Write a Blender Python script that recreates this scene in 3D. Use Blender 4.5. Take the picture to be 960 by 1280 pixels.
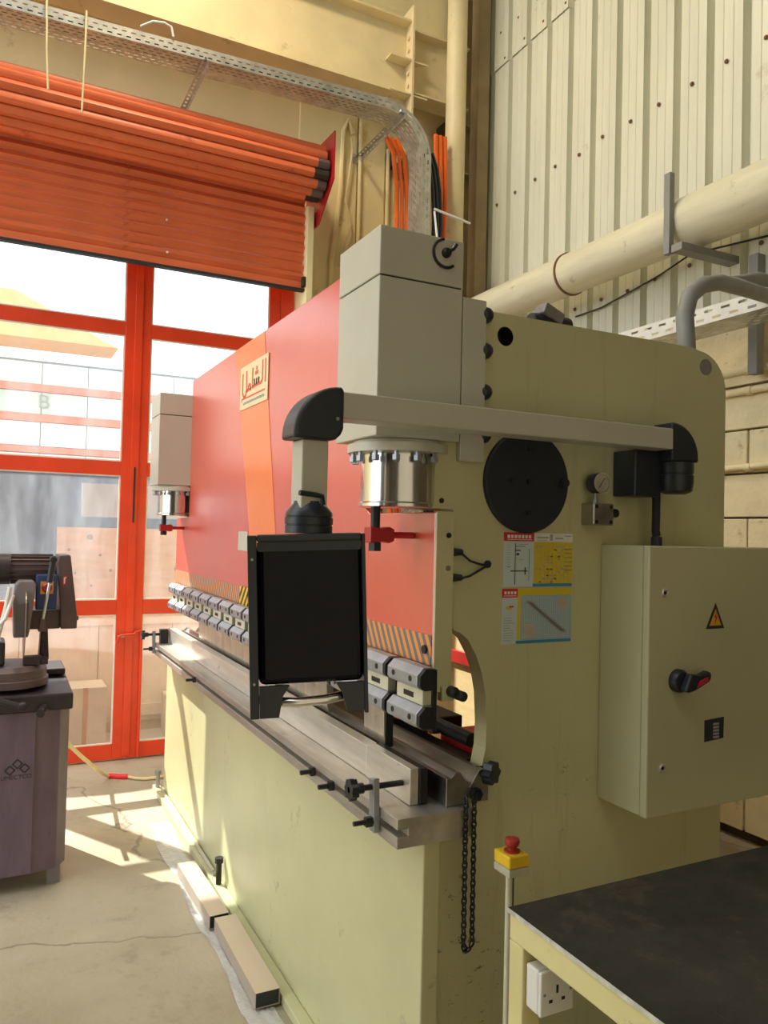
import bpy, bmesh, math, random
from mathutils import Vector, Matrix
from mathutils.geometry import tessellate_polygon
random.seed(7)
for o in list(bpy.data.objects): bpy.data.objects.remove(o)
scene = bpy.context.scene
COL = scene.collection

# ------------------------------------------------------------------ camera
def make_camera():
    f, yaw, pitch, roll = 973.6, math.radians(26.765), math.radians(1.432), math.radians(1.379)
    fwd = Vector((math.sin(yaw)*math.cos(pitch), math.cos(yaw)*math.cos(pitch), math.sin(pitch)))
    right = Vector((math.cos(yaw), -math.sin(yaw), 0)); up = right.cross(fwd)
    r2 = math.cos(roll)*right + math.sin(roll)*up
    u2 = -math.sin(roll)*right + math.cos(roll)*up
    cam = bpy.data.cameras.new('camera'); co = bpy.data.objects.new('camera', cam); COL.objects.link(co)
    cam.sensor_fit = 'VERTICAL'; cam.sensor_height = 36; cam.sensor_width = 27; cam.lens = f/1280*36
    cam.clip_start = 0.05; cam.clip_end = 200
    m = Matrix.Identity(4)
    for i in range(3):
        m[i][0] = r2[i]; m[i][1] = u2[i]; m[i][2] = -fwd[i]
    m[0][3], m[1][3], m[2][3] = 0, 0, 1.6
    co.matrix_world = m
    scene.camera = co
make_camera()

# ------------------------------------------------------------------ world, sun, exposure
world = bpy.data.worlds.new('sky'); scene.world = world; world.use_nodes = True
bg = world.node_tree.nodes['Background']
bg.inputs[0].default_value = (0.86, 0.94, 1.0, 1); bg.inputs[1].default_value = 1.75
SUN_DIR = Vector((0.526, -0.909, -1.0)).normalized()
sl = bpy.data.lights.new('sun', 'SUN'); so = bpy.data.objects.new('sun', sl); COL.objects.link(so)
so.rotation_euler = SUN_DIR.to_track_quat('-Z', 'Y').to_euler(); so.location = (-4, 12, 14)
sl.energy = 8.0; sl.angle = math.radians(0.6); sl.color = (1.0, 0.95, 0.86)
vs = scene.view_settings
vs.view_transform = 'Standard'; vs.look = 'None'; vs.exposure = 0.82; vs.gamma = 1.0; vs.use_curve_mapping = False

# ------------------------------------------------------------------ materials
MATS = {}
def principled(name):
    m = bpy.data.materials.new(name); m.use_nodes = True
    nt = m.node_tree; b = nt.nodes['Principled BSDF']; MATS[name] = m
    return m, nt, b
def tc(nt):
    return nt.nodes.new('ShaderNodeTexCoord').outputs['Object']
def noise(nt, scale, detail=4, rough=0.6, vec=None, sc=None):
    n = nt.nodes.new('ShaderNodeTexNoise'); n.inputs['Scale'].default_value = scale
    n.inputs['Detail'].default_value = detail; n.inputs['Roughness'].default_value = rough
    v = vec or tc(nt)
    if sc:
        mp = nt.nodes.new('ShaderNodeMapping'); mp.inputs['Scale'].default_value = sc
        nt.links.new(v, mp.inputs[0]); v = mp.outputs[0]
    nt.links.new(v, n.inputs['Vector'])
    return n.outputs[0]
def ramp(nt, fac, p0, p1, c0=(0,0,0,1), c1=(1,1,1,1)):
    r = nt.nodes.new('ShaderNodeValToRGB'); e = r.color_ramp.elements
    e[0].position = p0; e[1].position = p1; e[0].color = c0; e[1].color = c1
    nt.links.new(fac, r.inputs[0]); return r.outputs[0]
def mix(nt, fac, a, b):
    n = nt.nodes.new('ShaderNodeMix'); n.data_type = 'RGBA'
    for s, v in ((n.inputs[0], fac), (n.inputs[6], a), (n.inputs[7], b)):
        if isinstance(v, (int, float)): s.default_value = v
        elif isinstance(v, tuple): s.default_value = v if len(v) == 4 else v+(1,)
        else: nt.links.new(v, s)
    return n.outputs[2]
def bump(nt, b, h, strength, dist=0.01):
    n = nt.nodes.new('ShaderNodeBump'); n.inputs['Strength'].default_value = strength
    n.inputs['Distance'].default_value = dist
    nt.links.new(h, n.inputs['Height']); nt.links.new(n.outputs[0], b.inputs['Normal'])
def mat(name, col, rough=0.5, metal=0.0, var=0.12, scale=6, dirt=None, dirt_amt=0.5, dirt_scale=9, stretch=None, bmp=0.0, bscale=60, coat=0.0, coat_rough=0.1, spec=0.5):
    """painted / metal surface: slow tone variation, optional dirt specks, fine relief"""
    m, nt, b = principled(name)
    n1 = noise(nt, scale, 5, 0.6, sc=stretch)
    lo = tuple(c*(1-var) for c in col); hi = tuple(min(1, c*(1+var)) for c in col)
    c = mix(nt, ramp(nt, n1, 0.3, 0.7), lo, hi)
    if dirt:
        n2 = noise(nt, dirt_scale, 8, 0.72)
        c = mix(nt, ramp(nt, n2, 0.62-0.12*dirt_amt, 0.76-0.06*dirt_amt), c, dirt)
    nt.links.new(c, b.inputs['Base Color'])
    b.inputs['Roughness'].default_value = rough; b.inputs['Metallic'].default_value = metal
    b.inputs['Specular IOR Level'].default_value = spec
    if coat: b.inputs['Coat Weight'].default_value = coat; b.inputs['Coat Roughness'].default_value = coat_rough
    if bmp: bump(nt, b, noise(nt, bscale, 4, 0.6, sc=stretch), bmp)
    return m

CREAM = (0.58, 0.55, 0.305)
mat('machine_cream', CREAM, 0.42, var=0.07, scale=2.5, dirt=(0.22, 0.19, 0.11), dirt_amt=0.02, dirt_scale=7, bmp=0.04, bscale=25, coat=0.15, coat_rough=0.25)
mat('cabinet_cream', (0.58, 0.545, 0.32), 0.5, var=0.05, scale=3, bmp=0.05, bscale=160)
mat('housing_cream', (0.55, 0.52, 0.41), 0.4, var=0.06, scale=3, bmp=0.03, bscale=25)
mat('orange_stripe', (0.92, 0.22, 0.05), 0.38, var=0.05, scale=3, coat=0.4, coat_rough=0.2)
mat('deep_red', (0.45, 0.012, 0.015), 0.35, var=0.15, coat=0.3)
mat('steel', (0.42, 0.40, 0.37), 0.34, 1.0, var=0.22, scale=4, stretch=(6, 0.6, 6), bmp=0.05, bscale=40)
mat('machined_table', (0.52, 0.48, 0.42), 0.40, 0.75, var=0.25, scale=3, stretch=(5, 0.8, 5), dirt=(0.10, 0.08, 0.06), dirt_amt=0.1, bmp=0.04)
mat('bright_steel', (0.74, 0.70, 0.62), 0.34, 0.65, var=0.15, scale=5, stretch=(6, 0.7, 6), dirt=(0.3, 0.25, 0.18), dirt_amt=0.05)
mat('punch_steel', (0.62, 0.57, 0.47), 0.38, 0.85, var=0.18, scale=8, stretch=(1, 4, 0.7), dirt=(0.3, 0.22, 0.13), dirt_amt=0.08)
mat('clamp_steel', (0.38, 0.40, 0.43), 0.38, 0.6, var=0.15, scale=12)
mat('chrome', (0.72, 0.71, 0.69), 0.16, 1.0, var=0.08, scale=3, stretch=(9, 9, 0.3))
mat('clamp_ivory', (0.62, 0.58, 0.42), 0.45, var=0.1, scale=12, dirt=(0.3, 0.25, 0.15), dirt_amt=0.1)
mat('black_oxide', (0.022, 0.022, 0.024), 0.45, 0.3, var=0.3)
mat('black_plastic', (0.020, 0.025, 0.030), 0.38, var=0.15)
mat('black_gloss', (0.003, 0.003, 0.006), 0.16, var=0.1, spec=0.2)
mat('rubber', (0.016, 0.016, 0.017), 0.65, var=0.2)
mat('dark_disc', (0.016, 0.018, 0.026), 0.6, var=0.15)
mat('galvanized', (0.50, 0.49, 0.45), 0.42, 0.7, var=0.22, scale=14, dirt=(0.28, 0.25, 0.2), dirt_amt=0.05)
mat('beam_cream', (0.74, 0.61, 0.35), 0.5, var=0.10, scale=2.5, dirt=(0.35, 0.24, 0.10), dirt_amt=0.06, dirt_scale=4, bmp=0.05, bscale=18)
mat('pipe_cream', (0.72, 0.66, 0.46), 0.36, var=0.10, scale=3, stretch=(5, 0.7, 5), dirt=(0.36, 0.28, 0.15), dirt_amt=0.05, coat=0.2, coat_rough=0.25)
mat('cladding', (0.70, 0.68, 0.53), 0.36, var=0.07, scale=2.0, stretch=(1, 3, 0.5), dirt=(0.5, 0.42, 0.25), dirt_amt=-0.15, dirt_scale=3)
mat('block', (0.88, 0.75, 0.45), 0.7, var=0.10, scale=5, dirt=(0.42, 0.30, 0.13), dirt_amt=0.02, bmp=0.35, bscale=30)
mat('mortar_dark', (0.10, 0.065, 0.035), 0.9, var=0.3, scale=20)
mat('plaster_speckled', (0.84, 0.70, 0.42), 0.75, var=0.12, scale=6, dirt=(0.16, 0.10, 0.05), dirt_amt=0.15, dirt_scale=26, bmp=0.5, bscale=35)
mat('plaster', (0.86, 0.73, 0.41), 0.7, var=0.08, scale=1.6, dirt=(0.44, 0.30, 0.12), dirt_amt=0.0, dirt_scale=4, bmp=0.15, bscale=10)
mat('hall_grey', (0.16, 0.145, 0.11), 0.8, var=0.1)
mat('roof_tin', (0.50, 0.48, 0.42), 0.5, var=0.1)
mat('door_red', (0.78, 0.055, 0.012), 0.36, var=0.10, scale=4, bmp=0.03, bscale=20, coat=0.2, coat_rough=0.2)
mat('shutter_orange', (0.72, 0.155, 0.055), 0.42, var=0.14, scale=4, stretch=(0.6, 4, 4), dirt=(0.30, 0.05, 0.02), dirt_amt=0.05, dirt_scale=5, bmp=0.05, bscale=30)
mat('shutter_dark', (0.10, 0.025, 0.02), 0.5)
mat('grease_black', (0.03, 0.022, 0.016), 0.5)
mat('duct_brown', (0.34, 0.25, 0.13), 0.6, var=0.15)
mat('dark_gap', (0.05, 0.035, 0.02), 0.8)
mat('orange_cable', (0.85, 0.15, 0.01), 0.45)
mat('white_cord', (0.85, 0.83, 0.76), 0.5)
mat('rope_yellow', (0.72, 0.60, 0.32), 0.6)
mat('hot_red', (0.85, 0.02, 0.03), 0.4)
mat('saw_purple', (0.17, 0.115, 0.155), 0.5, var=0.18, scale=5, dirt=(0.07, 0.06, 0.065), dirt_amt=0.15, dirt_scale=6, stretch=(3, 3, 0.8))
mat('saw_dark', (0.045, 0.035, 0.037), 0.45, 0.3, var=0.25)
mat('saw_grey', (0.24, 0.22, 0.23), 0.45, 0.3, var=0.15)
mat('saw_brown', (0.13, 0.095, 0.09), 0.5, 0.2, var=0.2)
mat('blue_box', (0.03, 0.07, 0.20), 0.45)
mat('switch_yellow', (0.85, 0.42, 0.04), 0.5)
mat('estop_yellow', (0.82, 0.52, 0.02), 0.45, var=0.15, scale=20)
mat('estop_grey', (0.48, 0.46, 0.34), 0.5)
mat('estop_red', (0.40, 0.03, 0.02), 0.45)
mat('bench_paint', (0.74, 0.65, 0.30), 0.5, var=0.08, scale=5, dirt=(0.25, 0.17, 0.07), dirt_amt=-0.05, dirt_scale=14, bmp=0.06, bscale=25)
mat('bench_worn_edge', (0.62, 0.62, 0.55), 0.45, 0.3, var=0.25, scale=40)
mat('socket_white', (0.80, 0.78, 0.70), 0.35, var=0.04)
mat('print_red', (0.62, 0.03, 0.05), 0.5); mat('print_yellow', (0.72, 0.55, 0.02), 0.5, var=0.04)
mat('print_blue', (0.04, 0.25, 0.42), 0.5); mat('print_pale', (0.60, 0.68, 0.66), 0.5, var=0.03)
mat('print_grid', (0.34, 0.46, 0.50), 0.5, var=0.05); mat('print_ink', (0.03, 0.035, 0.04), 0.6)
mat('print_white', (0.82, 0.80, 0.72), 0.5); mat('print_grey', (0.40, 0.40, 0.37), 0.6)
mat('print_tan', (0.55, 0.45, 0.33), 0.5)
mat('logo_cream', (0.85, 0.68, 0.38), 0.4, var=0.04); mat('logo_red', (0.75, 0.10, 0.04), 0.5)
mat('gauge_face', (0.62, 0.62, 0.58), 0.4)
mat('carton_tube', (0.60, 0.48, 0.35), 0.45, 0.0, var=0.05, scale=3, bmp=0.02)
mat('carton_side', (0.42, 0.34, 0.26), 0.5, var=0.08)
mat('plywood', (0.74, 0.56, 0.28), 0.6, var=0.12, scale=4, stretch=(1, 1, 5), dirt=(0.42, 0.26, 0.10), dirt_amt=-0.1, dirt_scale=8)
mat('pale_board', (0.78, 0.72, 0.56), 0.7, var=0.08)
mat('weathered_ply', (0.54, 0.45, 0.29), 0.65, var=0.12, scale=4, stretch=(1, 1, 5), dirt=(0.36, 0.25, 0.12), dirt_amt=-0.05, dirt_scale=8)
mat('carton', (0.68, 0.58, 0.40), 0.7, var=0.1)
mat('facade_white', (0.50, 0.56, 0.60), 0.5, var=0.04); mat('facade_blue', (0.33, 0.44, 0.50), 0.5, var=0.05)
mat('facade_red', (0.72, 0.10, 0.06), 0.5); mat('facade_grey', (0.16, 0.17, 0.18), 0.6)
mat('canopy_tan', (0.62, 0.36, 0.20), 0.6, var=0.1)
mat('tarp', (0.10, 0.18, 0.30), 0.45, var=0.25, scale=2, bmp=0.15, bscale=3)
mat('yard', (0.62, 0.56, 0.44), 0.8, var=0.15, scale=2)
mat('rust', (0.20, 0.09, 0.04), 0.7)
mat('conduit_grey', (0.26, 0.255, 0.23), 0.55, var=0.15)

def floor_material():
    m, nt, b = principled('concrete')
    v = tc(nt)
    c = mix(nt, ramp(nt, noise(nt, 0.9, 6, 0.62, v), 0.35, 0.68), (0.37, 0.315, 0.215), (0.55, 0.48, 0.355))
    c = mix(nt, ramp(nt, noise(nt, 4.5, 8, 0.75, v), 0.56, 0.78), c, (0.24, 0.20, 0.14))
    c = mix(nt, ramp(nt, noise(nt, 14, 8, 0.8, v), 0.66, 0.74), c, (0.12, 0.10, 0.075))
    c = mix(nt, ramp(nt, noise(nt, 9, 6, 0.8, v), 0.70, 0.80), c, (0.55, 0.52, 0.45))
    vo = nt.nodes.new('ShaderNodeTexVoronoi'); vo.feature = 'DISTANCE_TO_EDGE'; vo.inputs['Scale'].default_value = 0.62
    ns = nt.nodes.new('ShaderNodeTexNoise'); ns.inputs['Scale'].default_value = 2.6; ns.inputs['Detail'].default_value = 6
    nt.links.new(v, ns.inputs['Vector'])
    ad = nt.nodes.new('ShaderNodeMix'); ad.data_type = 'VECTOR'; ad.inputs[0].default_value = 0.22
    nt.links.new(v, ad.inputs[4]); nt.links.new(ns.outputs[1], ad.inputs[5]); nt.links.new(ad.outputs[1], vo.inputs['Vector'])
    crack = ramp(nt, vo.outputs[0], 0.0004, 0.0028, (1, 1, 1, 1), (0, 0, 0, 1))
    c = mix(nt, crack, c, (0.22, 0.185, 0.13))
    d = nt.nodes.new('ShaderNodeVectorMath'); d.operation = 'DISTANCE'
    nt.links.new(nt.nodes.new('ShaderNodeNewGeometry').outputs['Position'], d.inputs[0]); d.inputs[1].default_value = (.36, 2.42, 0)
    mm = nt.nodes.new('ShaderNodeMath'); mm.operation = 'MULTIPLY'
    nt.links.new(ramp(nt, d.outputs['Value'], .03, .16, (1, 1, 1, 1), (0, 0, 0, 1)), mm.inputs[0])
    nt.links.new(ramp(nt, noise(nt, 18, 8, 0.75, v, sc=(.6, 2.2, 1)), 0.42, 0.60), mm.inputs[1])
    c = mix(nt, mm.outputs[0], c, (0.10, 0.085, 0.06))
    nt.links.new(c, b.inputs['Base Color'])
    rr = ramp(nt, noise(nt, 3, 5, 0.7, v), 0.3, 0.7, (0.42, 0.42, 0.42, 1), (0.7, 0.7, 0.7, 1))
    nt.links.new(rr, b.inputs['Roughness'])
    bump(nt, b, noise(nt, 22, 6, 0.7, v), 0.25)
floor_material()

def ram_material():
    m, nt, b = principled('ram_red')
    v = nt.nodes.new('ShaderNodeNewGeometry').outputs['Position']
    c = mix(nt, ramp(nt, noise(nt, 2.2, 6, 0.65, v), 0.35, 0.7), (0.66, 0.055, 0.022), (0.76, 0.085, 0.036))
    # deeper red overspray where the stop clamp was painted in place
    d = nt.nodes.new('ShaderNodeVectorMath'); d.operation = 'DISTANCE'
    nt.links.new(v, d.inputs[0]); d.inputs[1].default_value = (1.0, 1.86, 1.595)
    c = mix(nt, ramp(nt, d.outputs['Value'], 0.018, 0.055, (1, 1, 1, 1), (0, 0, 0, 1)), c, (0.50, 0.01, 0.01))
    nt.links.new(c, b.inputs['Base Color'])
    b.inputs['Roughness'].default_value = 0.42
    b.inputs['Coat Weight'].default_value = 1.0; b.inputs['Coat Roughness'].default_value = 0.28; b.inputs['Coat IOR'].default_value = 2.2
    bump(nt, b, noise(nt, 5, 3, 0.5, v), 0.06)
ram_material()

def frame_material():
    m, nt, b = principled('frame_cream')
    v = nt.nodes.new('ShaderNodeNewGeometry').outputs['Position']
    c = mix(nt, ramp(nt, noise(nt, 2.5, 5, 0.6, v), 0.3, 0.7), tuple(k*.94 for k in CREAM), tuple(k*1.05 for k in CREAM))
    c = mix(nt, ramp(nt, noise(nt, 3, 6, 0.7, v, sc=(7, 1, .6)), 0.56, 0.80, (0, 0, 0, 1), (.55, .55, .55, 1)), c, (0.36, 0.32, 0.17))
    spots = ramp(nt, noise(nt, 22, 8, 0.8, v, sc=(1, 1, 1.6)), 0.60, 0.66)
    def near(p, r0, r1):
        d = nt.nodes.new('ShaderNodeVectorMath'); d.operation = 'DISTANCE'; nt.links.new(v, d.inputs[0]); d.inputs[1].default_value = p
        return ramp(nt, d.outputs['Value'], r0, r1, (1, 1, 1, 1), (0, 0, 0, 1))
    for p, r0, r1 in (((1.14, 1.7, .52), .12, .30), ((1.42, 1.7, .90), .05, .14), ((1.16, 1.7, .25), .1, .3)):
        mm = nt.nodes.new('ShaderNodeMath'); mm.operation = 'MULTIPLY'; nt.links.new(spots, mm.inputs[0]); nt.links.new(near(p, r0, r1), mm.inputs[1])
        c = mix(nt, mm.outputs[0], c, (0.07, 0.06, 0.035))
    nt.links.new(c, b.inputs['Base Color']); b.inputs['Roughness'].default_value = 0.45
    bump(nt, b, noise(nt, 25, 4, 0.6, v), 0.04)
frame_material()

def hazard_material(name, a, bcol, period, slope):
    m, nt, b = principled(name)
    g = nt.nodes.new('ShaderNodeNewGeometry'); s = nt.nodes.new('ShaderNodeSeparateXYZ')
    nt.links.new(g.outputs['Position'], s.inputs[0])
    def mth(op, x, y):
        n = nt.nodes.new('ShaderNodeMath'); n.operation = op
        for k, q in enumerate((x, y)):
            if isinstance(q, (int, float)): n.inputs[k].default_value = q
            else: nt.links.new(q, n.inputs[k])
        return n.outputs[0]
    t = mth('FRACT', mth('DIVIDE', mth('ADD', s.outputs[1], mth('MULTIPLY', s.outputs[2], -slope)), period), 0)
    c = mix(nt, mth('GREATER_THAN', t, 0.5), a, bcol)
    nt.links.new(c, b.inputs['Base Color']); b.inputs['Roughness'].default_value = 0.45
hazard_material('hazard', (0.80, 0.30, 0.07), (0.17, 0.16, 0.16), 0.034, 0.62)
hazard_material('hazard_gold', (0.85, 0.55, 0.03), (0.05, 0.04, 0.02), 0.05, -0.9)

def bench_material():
    m, nt, b = principled('bench_steel')
    v = tc(nt)
    c = mix(nt, ramp(nt, noise(nt, 3.2, 7, 0.68, v), 0.35, 0.70), (0.020, 0.019, 0.015), (0.070, 0.062, 0.050))
    c = mix(nt, ramp(nt, noise(nt, 5, 7, 0.75, v), 0.52, 0.72), c, (0.15, 0.10, 0.07))
    sc = ramp(nt, noise(nt, 5, 10, 0.85, v, sc=(16, .8, 1)), 0.63, 0.70)
    c = mix(nt, sc, c, (0.22, 0.21, 0.18))
    nt.links.new(c, b.inputs['Base Color'])
    b.inputs['Metallic'].default_value = 0.35
    nt.links.new(ramp(nt, noise(nt, 5, 5, 0.7, v), 0.3, 0.7, (0.48,)*3+(1,), (0.70,)*3+(1,)), b.inputs['Roughness'])
bench_material()

def glass_material():
    """dusty, scratched clear glazing: see-through sheet + gloss + thin grey dust that scatters light"""
    m = bpy.data.materials.new('dusty_glass'); MATS['dusty_glass'] = m; m.use_nodes = True
    nt = m.node_tree; nt.nodes.clear()
    out = nt.nodes.new('ShaderNodeOutputMaterial')
    tr = nt.nodes.new('ShaderNodeBsdfTransparent'); tr.inputs[0].default_value = (0.93, 0.95, 0.95, 1)
    gl = nt.nodes.new('ShaderNodeBsdfGlossy'); gl.inputs['Roughness'].default_value = 0.03
    fr = nt.nodes.new('ShaderNodeLayerWeight'); fr.inputs[0].default_value = 0.08
    m1 = nt.nodes.new('ShaderNodeMixShader'); nt.links.new(fr.outputs['Facing'], m1.inputs[0]); nt.links.new(tr.outputs[0], m1.inputs[1]); nt.links.new(gl.outputs[0], m1.inputs[2])
    du = nt.nodes.new('ShaderNodeBsdfTranslucent'); du.inputs[0].default_value = (0.80, 0.84, 0.88, 1)
    m2 = nt.nodes.new('ShaderNodeMixShader')
    v = tc(nt)
    sc = ramp(nt, noise(nt, 4, 8, 0.8, v, sc=(1, 1, 0.25)), 0.4, 0.8, (0.03,)*3+(1,), (0.13,)*3+(1,))
    nt.links.new(sc, m2.inputs[0]); nt.links.new(m1.outputs[0], m2.inputs[1]); nt.links.new(du.outputs[0], m2.inputs[2])
    nt.links.new(m2.outputs[0], out.inputs[0])
glass_material()

def film_material():
    m = bpy.data.materials.new('plastic_film'); MATS['plastic_film'] = m; m.use_nodes = True
    nt = m.node_tree; b = nt.nodes['Principled BSDF']
    b.inputs['Base Color'].default_value = (0.80, 0.80, 0.78, 1); b.inputs['Roughness'].default_value = 0.18
    b.inputs['Alpha'].default_value = 0.55
    bump(nt, b, noise(nt, 14, 5, 0.6), 0.7, 0.02)
film_material()

# ------------------------------------------------------------------ mesh helpers
ORG = {}
def mats_of(ms):
    return [MATS[k] for k in ([ms] if isinstance(ms, str) else ms)]
class MB:
    """collects boxes, prisms, tubes ... in world coordinates; build() links them as ONE mesh object"""
    def __init__(s, M=None): s.v = []; s.f = []; s.m = []; s.M = M
    def add(s, vs_, fs, mi=0):
        n = len(s.v)
        s.v += [tuple(s.M @ Vector(p)) if s.M else tuple(p) for p in vs_]
        s.f += [tuple(i+n for i in q) for q in fs]; s.m += [mi]*len(fs); return s
    def box(s, x0, x1, y0, y1, z0, z1, mi=0):
        return s.add([(x0,y0,z0),(x1,y0,z0),(x1,y1,z0),(x0,y1,z0),(x0,y0,z1),(x1,y0,z1),(x1,y1,z1),(x0,y1,z1)],
                     [(0,3,2,1),(4,5,6,7),(0,1,5,4),(1,2,6,5),(2,3,7,6),(3,0,4,7)], mi)
    def prism(s, poly, ax, a, b, mi=0):
        """poly = 2-D outline in the two other axes (order x,y,z without ax), extruded from a to b"""
        def P(q, t): return {'x': (t, q[0], q[1]), 'y': (q[0], t, q[1]), 'z': (q[0], q[1], t)}[ax]
        n = len(poly)
        area = sum(poly[i][0]*poly[(i+1) % n][1]-poly[(i+1) % n][0]*poly[i][1] for i in range(n))
        if (area < 0) != (ax == 'y'): poly = poly[::-1]
        return s.add([P(q, a) for q in poly]+[P(q, b) for q in poly],
                     [tuple(range(n-1, -1, -1)), tuple(range(n, 2*n))]+[(i, (i+1) % n, n+(i+1) % n, n+i) for i in range(n)], mi)
    def cyl(s, p0, p1, r0, r1=None, n=16, mi=0, caps=True):
        r1 = r0 if r1 is None else r1
        p0, p1 = Vector(p0), Vector(p1); d = (p1-p0).normalized()
        u = d.orthogonal().normalized(); w = d.cross(u)
        vs_ = []
        for p, r in ((p0, r0), (p1, r1)):
            for i in range(n):
                a = 2*math.pi*i/n; vs_.append(p+r*(math.cos(a)*u+math.sin(a)*w))
        fs = [(i, (i+1) % n, n+(i+1) % n, n+i) for i in range(n)]
        if caps: fs += [tuple(range(n-1, -1, -1)), tuple(range(n, 2*n))]
        return s.add(vs_, fs, mi)
    def lathe(s, prof, c, ax='z', n=24, mi=0):
        """prof = [(radius, offset)...] along ax from centre c"""
        vs_ = []
        for r, h in prof:
            for i in range(n):
                a = 2*math.pi*i/n; q = (r*math.cos(a), r*math.sin(a))
                d = {'z': (q[0], q[1], h), 'y': (q[0], h, q[1]), 'x': (h, q[0], q[1])}[ax]
                vs_.append((c[0]+d[0], c[1]+d[1], c[2]+d[2]))
        k = len(prof); fs = []
        for j in range(k-1):
            fs += [(j*n+i, j*n+(i+1) % n, (j+1)*n+(i+1) % n, (j+1)*n+i) for i in range(n)]
        fs += [tuple(range(n-1, -1, -1)), tuple(range((k-1)*n, k*n))]
        return s.add(vs_, fs, mi)
    def tube(s, pts, r, n=8, mi=0):
        pts = [Vector(p) for p in pts]; k = len(pts); vs_ = []; u = None
        for i, p in enumerate(pts):
            d = ((pts[min(i+1, k-1)]-p).normalized()+(p-pts[max(i-1, 0)]).normalized())
            d = d.normalized() if d.length > 1e-6 else (pts[min(i+1, k-1)]-pts[max(i-1, 0)]).normalized()
            u = d.orthogonal().normalized() if u is None else (u-d*u.dot(d)).normalized()
            w = d.cross(u); rr = r[i] if isinstance(r, (list, tuple)) else r
            vs_ += [p+rr*(math.cos(2*math.pi*j/n)*u+math.sin(2*math.pi*j/n)*w) for j in range(n)]
        fs = [(i*n+j, i*n+(j+1) % n, (i+1)*n+(j+1) % n, (i+1)*n+j) for i in range(k-1) for j in range(n)]
        fs += [tuple(range(n-1, -1, -1)), tuple(range((k-1)*n, k*n))]
        return s.add(vs_, fs, mi)
    def bar(s, p0, p1, w, h, up=(0, 0, 1), mi=0):
        """rectangular bar from p0 to p1, w across, h along up"""
        p0, p1, up = Vector(p0), Vector(p1), Vector(up); d = (p1-p0).normalized()
        sd = d.cross(up).normalized()*w/2; hh = sd.cross(d).normalized()*h/2
        vs_ = [p+a*sd+b*hh for p in (p0, p1) for a, b in ((-1,-1),(1,-1),(1,1),(-1,1))]
        return s.add(vs_, [(3,2,1,0),(4,5,6,7),(0,1,5,4),(1,2,6,5),(2,3,7,6),(3,0,4,7)], mi)
    def build(s, name, ms, parent=None, bevel=0, smooth=False, seg=2, fix=True):
        if parent is not None: org = ORG[parent.name]
        else:
            xs, ys, zs = zip(*s.v); org = Vector(((min(xs)+max(xs))/2, (min(ys)+max(ys))/2, min(zs)))
        me = bpy.data.meshes.new(name)
        me.from_pydata([tuple(Vector(p)-org) for p in s.v], [], s.f)
        for m in mats_of(ms): me.materials.append(m)
        me.polygons.foreach_set('material_index', s.m)
        if fix:
            bm = bmesh.new(); bm.from_mesh(me); bmesh.ops.recalc_face_normals(bm, faces=bm.faces); bm.to_mesh(me); bm.free()
        o = bpy.data.objects.new(name, me); COL.objects.link(o)
        if parent is not None: o.parent = parent
        else: o.location = org
        ORG[o.name] = org
        if smooth: shade(o)
        if bevel:
            md = o.modifiers.new('bevel', 'BEVEL'); md.width = bevel; md.segments = seg; md.limit_method = 'ANGLE'; md.angle_limit = math.radians(40)
            md.harden_normals = False
        return o
def shade(o, ang=40):
    me = o.data
    bm = bmesh.new(); bm.from_mesh(me)
    for f in bm.faces: f.smooth = True
    for e in bm.edges:
        e.smooth = len(e.link_faces) == 2 and e.calc_face_angle(0) < math.radians(ang)
    bm.to_mesh(me); bm.free()
def tag(o, label=None, cat=None, group=None, kind=None):
    for k, v in (('label', label), ('category', cat), ('group', group), ('kind', kind)):
        if v: o[k] = v
    return o
def thing(name, loc, label, cat, group=None):
    o = bpy.data.objects.new(name, None); COL.objects.link(o); o.location = loc; o.empty_display_size = 0.1
    ORG[o.name] = Vector(loc); return tag(o, label, cat, group)
def move_copy(o, d, parent):
    """copy of a part (and its sub-parts) shifted by d"""
    c = o.copy(); COL.objects.link(c); c.parent = parent
    c.location = o.location + Vector(d); ORG[c.name] = ORG[o.name]+Vector(d)
    for ch in o.children:
        k = ch.copy(); COL.objects.link(k); k.parent = c; ORG[k.name] = ORG[ch.name]+Vector(d)
    return c
def plate(name, outer, holes, ax, a, b, m, parent, bevel=0):
    """flat plate with real holes: outline and holes in the two other axes"""
    def P(q, t): return {'x': (t, q[0], q[1]), 'y': (q[0], t, q[1]), 'z': (q[0], q[1], t)}[ax]
    loops = [outer]+holes; flat = [q for l in loops for q in l]; n = len(flat)
    tris = tessellate_polygon([[Vector((q[0], q[1], 0)) for q in l] for l in loops])
    fs = [tuple(t) for t in tris]+[tuple(i+n for i in t) for t in tris]
    k = 0
    for l in loops:
        fs += [(k+i, k+(i+1) % len(l), n+k+(i+1) % len(l), n+k+i) for i in range(len(l))]; k += len(l)
    return MB().add([P(q, a) for q in flat]+[P(q, b) for q in flat], fs).build(name, m, parent)
def arc(cx, cz, r, a0, a1, n=8):
    return [(cx+r*math.cos(math.radians(a0+(a1-a0)*i/n)), cz+r*math.sin(math.radians(a0+(a1-a0)*i/n))) for i in range(n+1)]
def circ(cx, cz, r, n=24): return arc(cx, cz, r, 0, 360-360/n, n-1)
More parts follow.
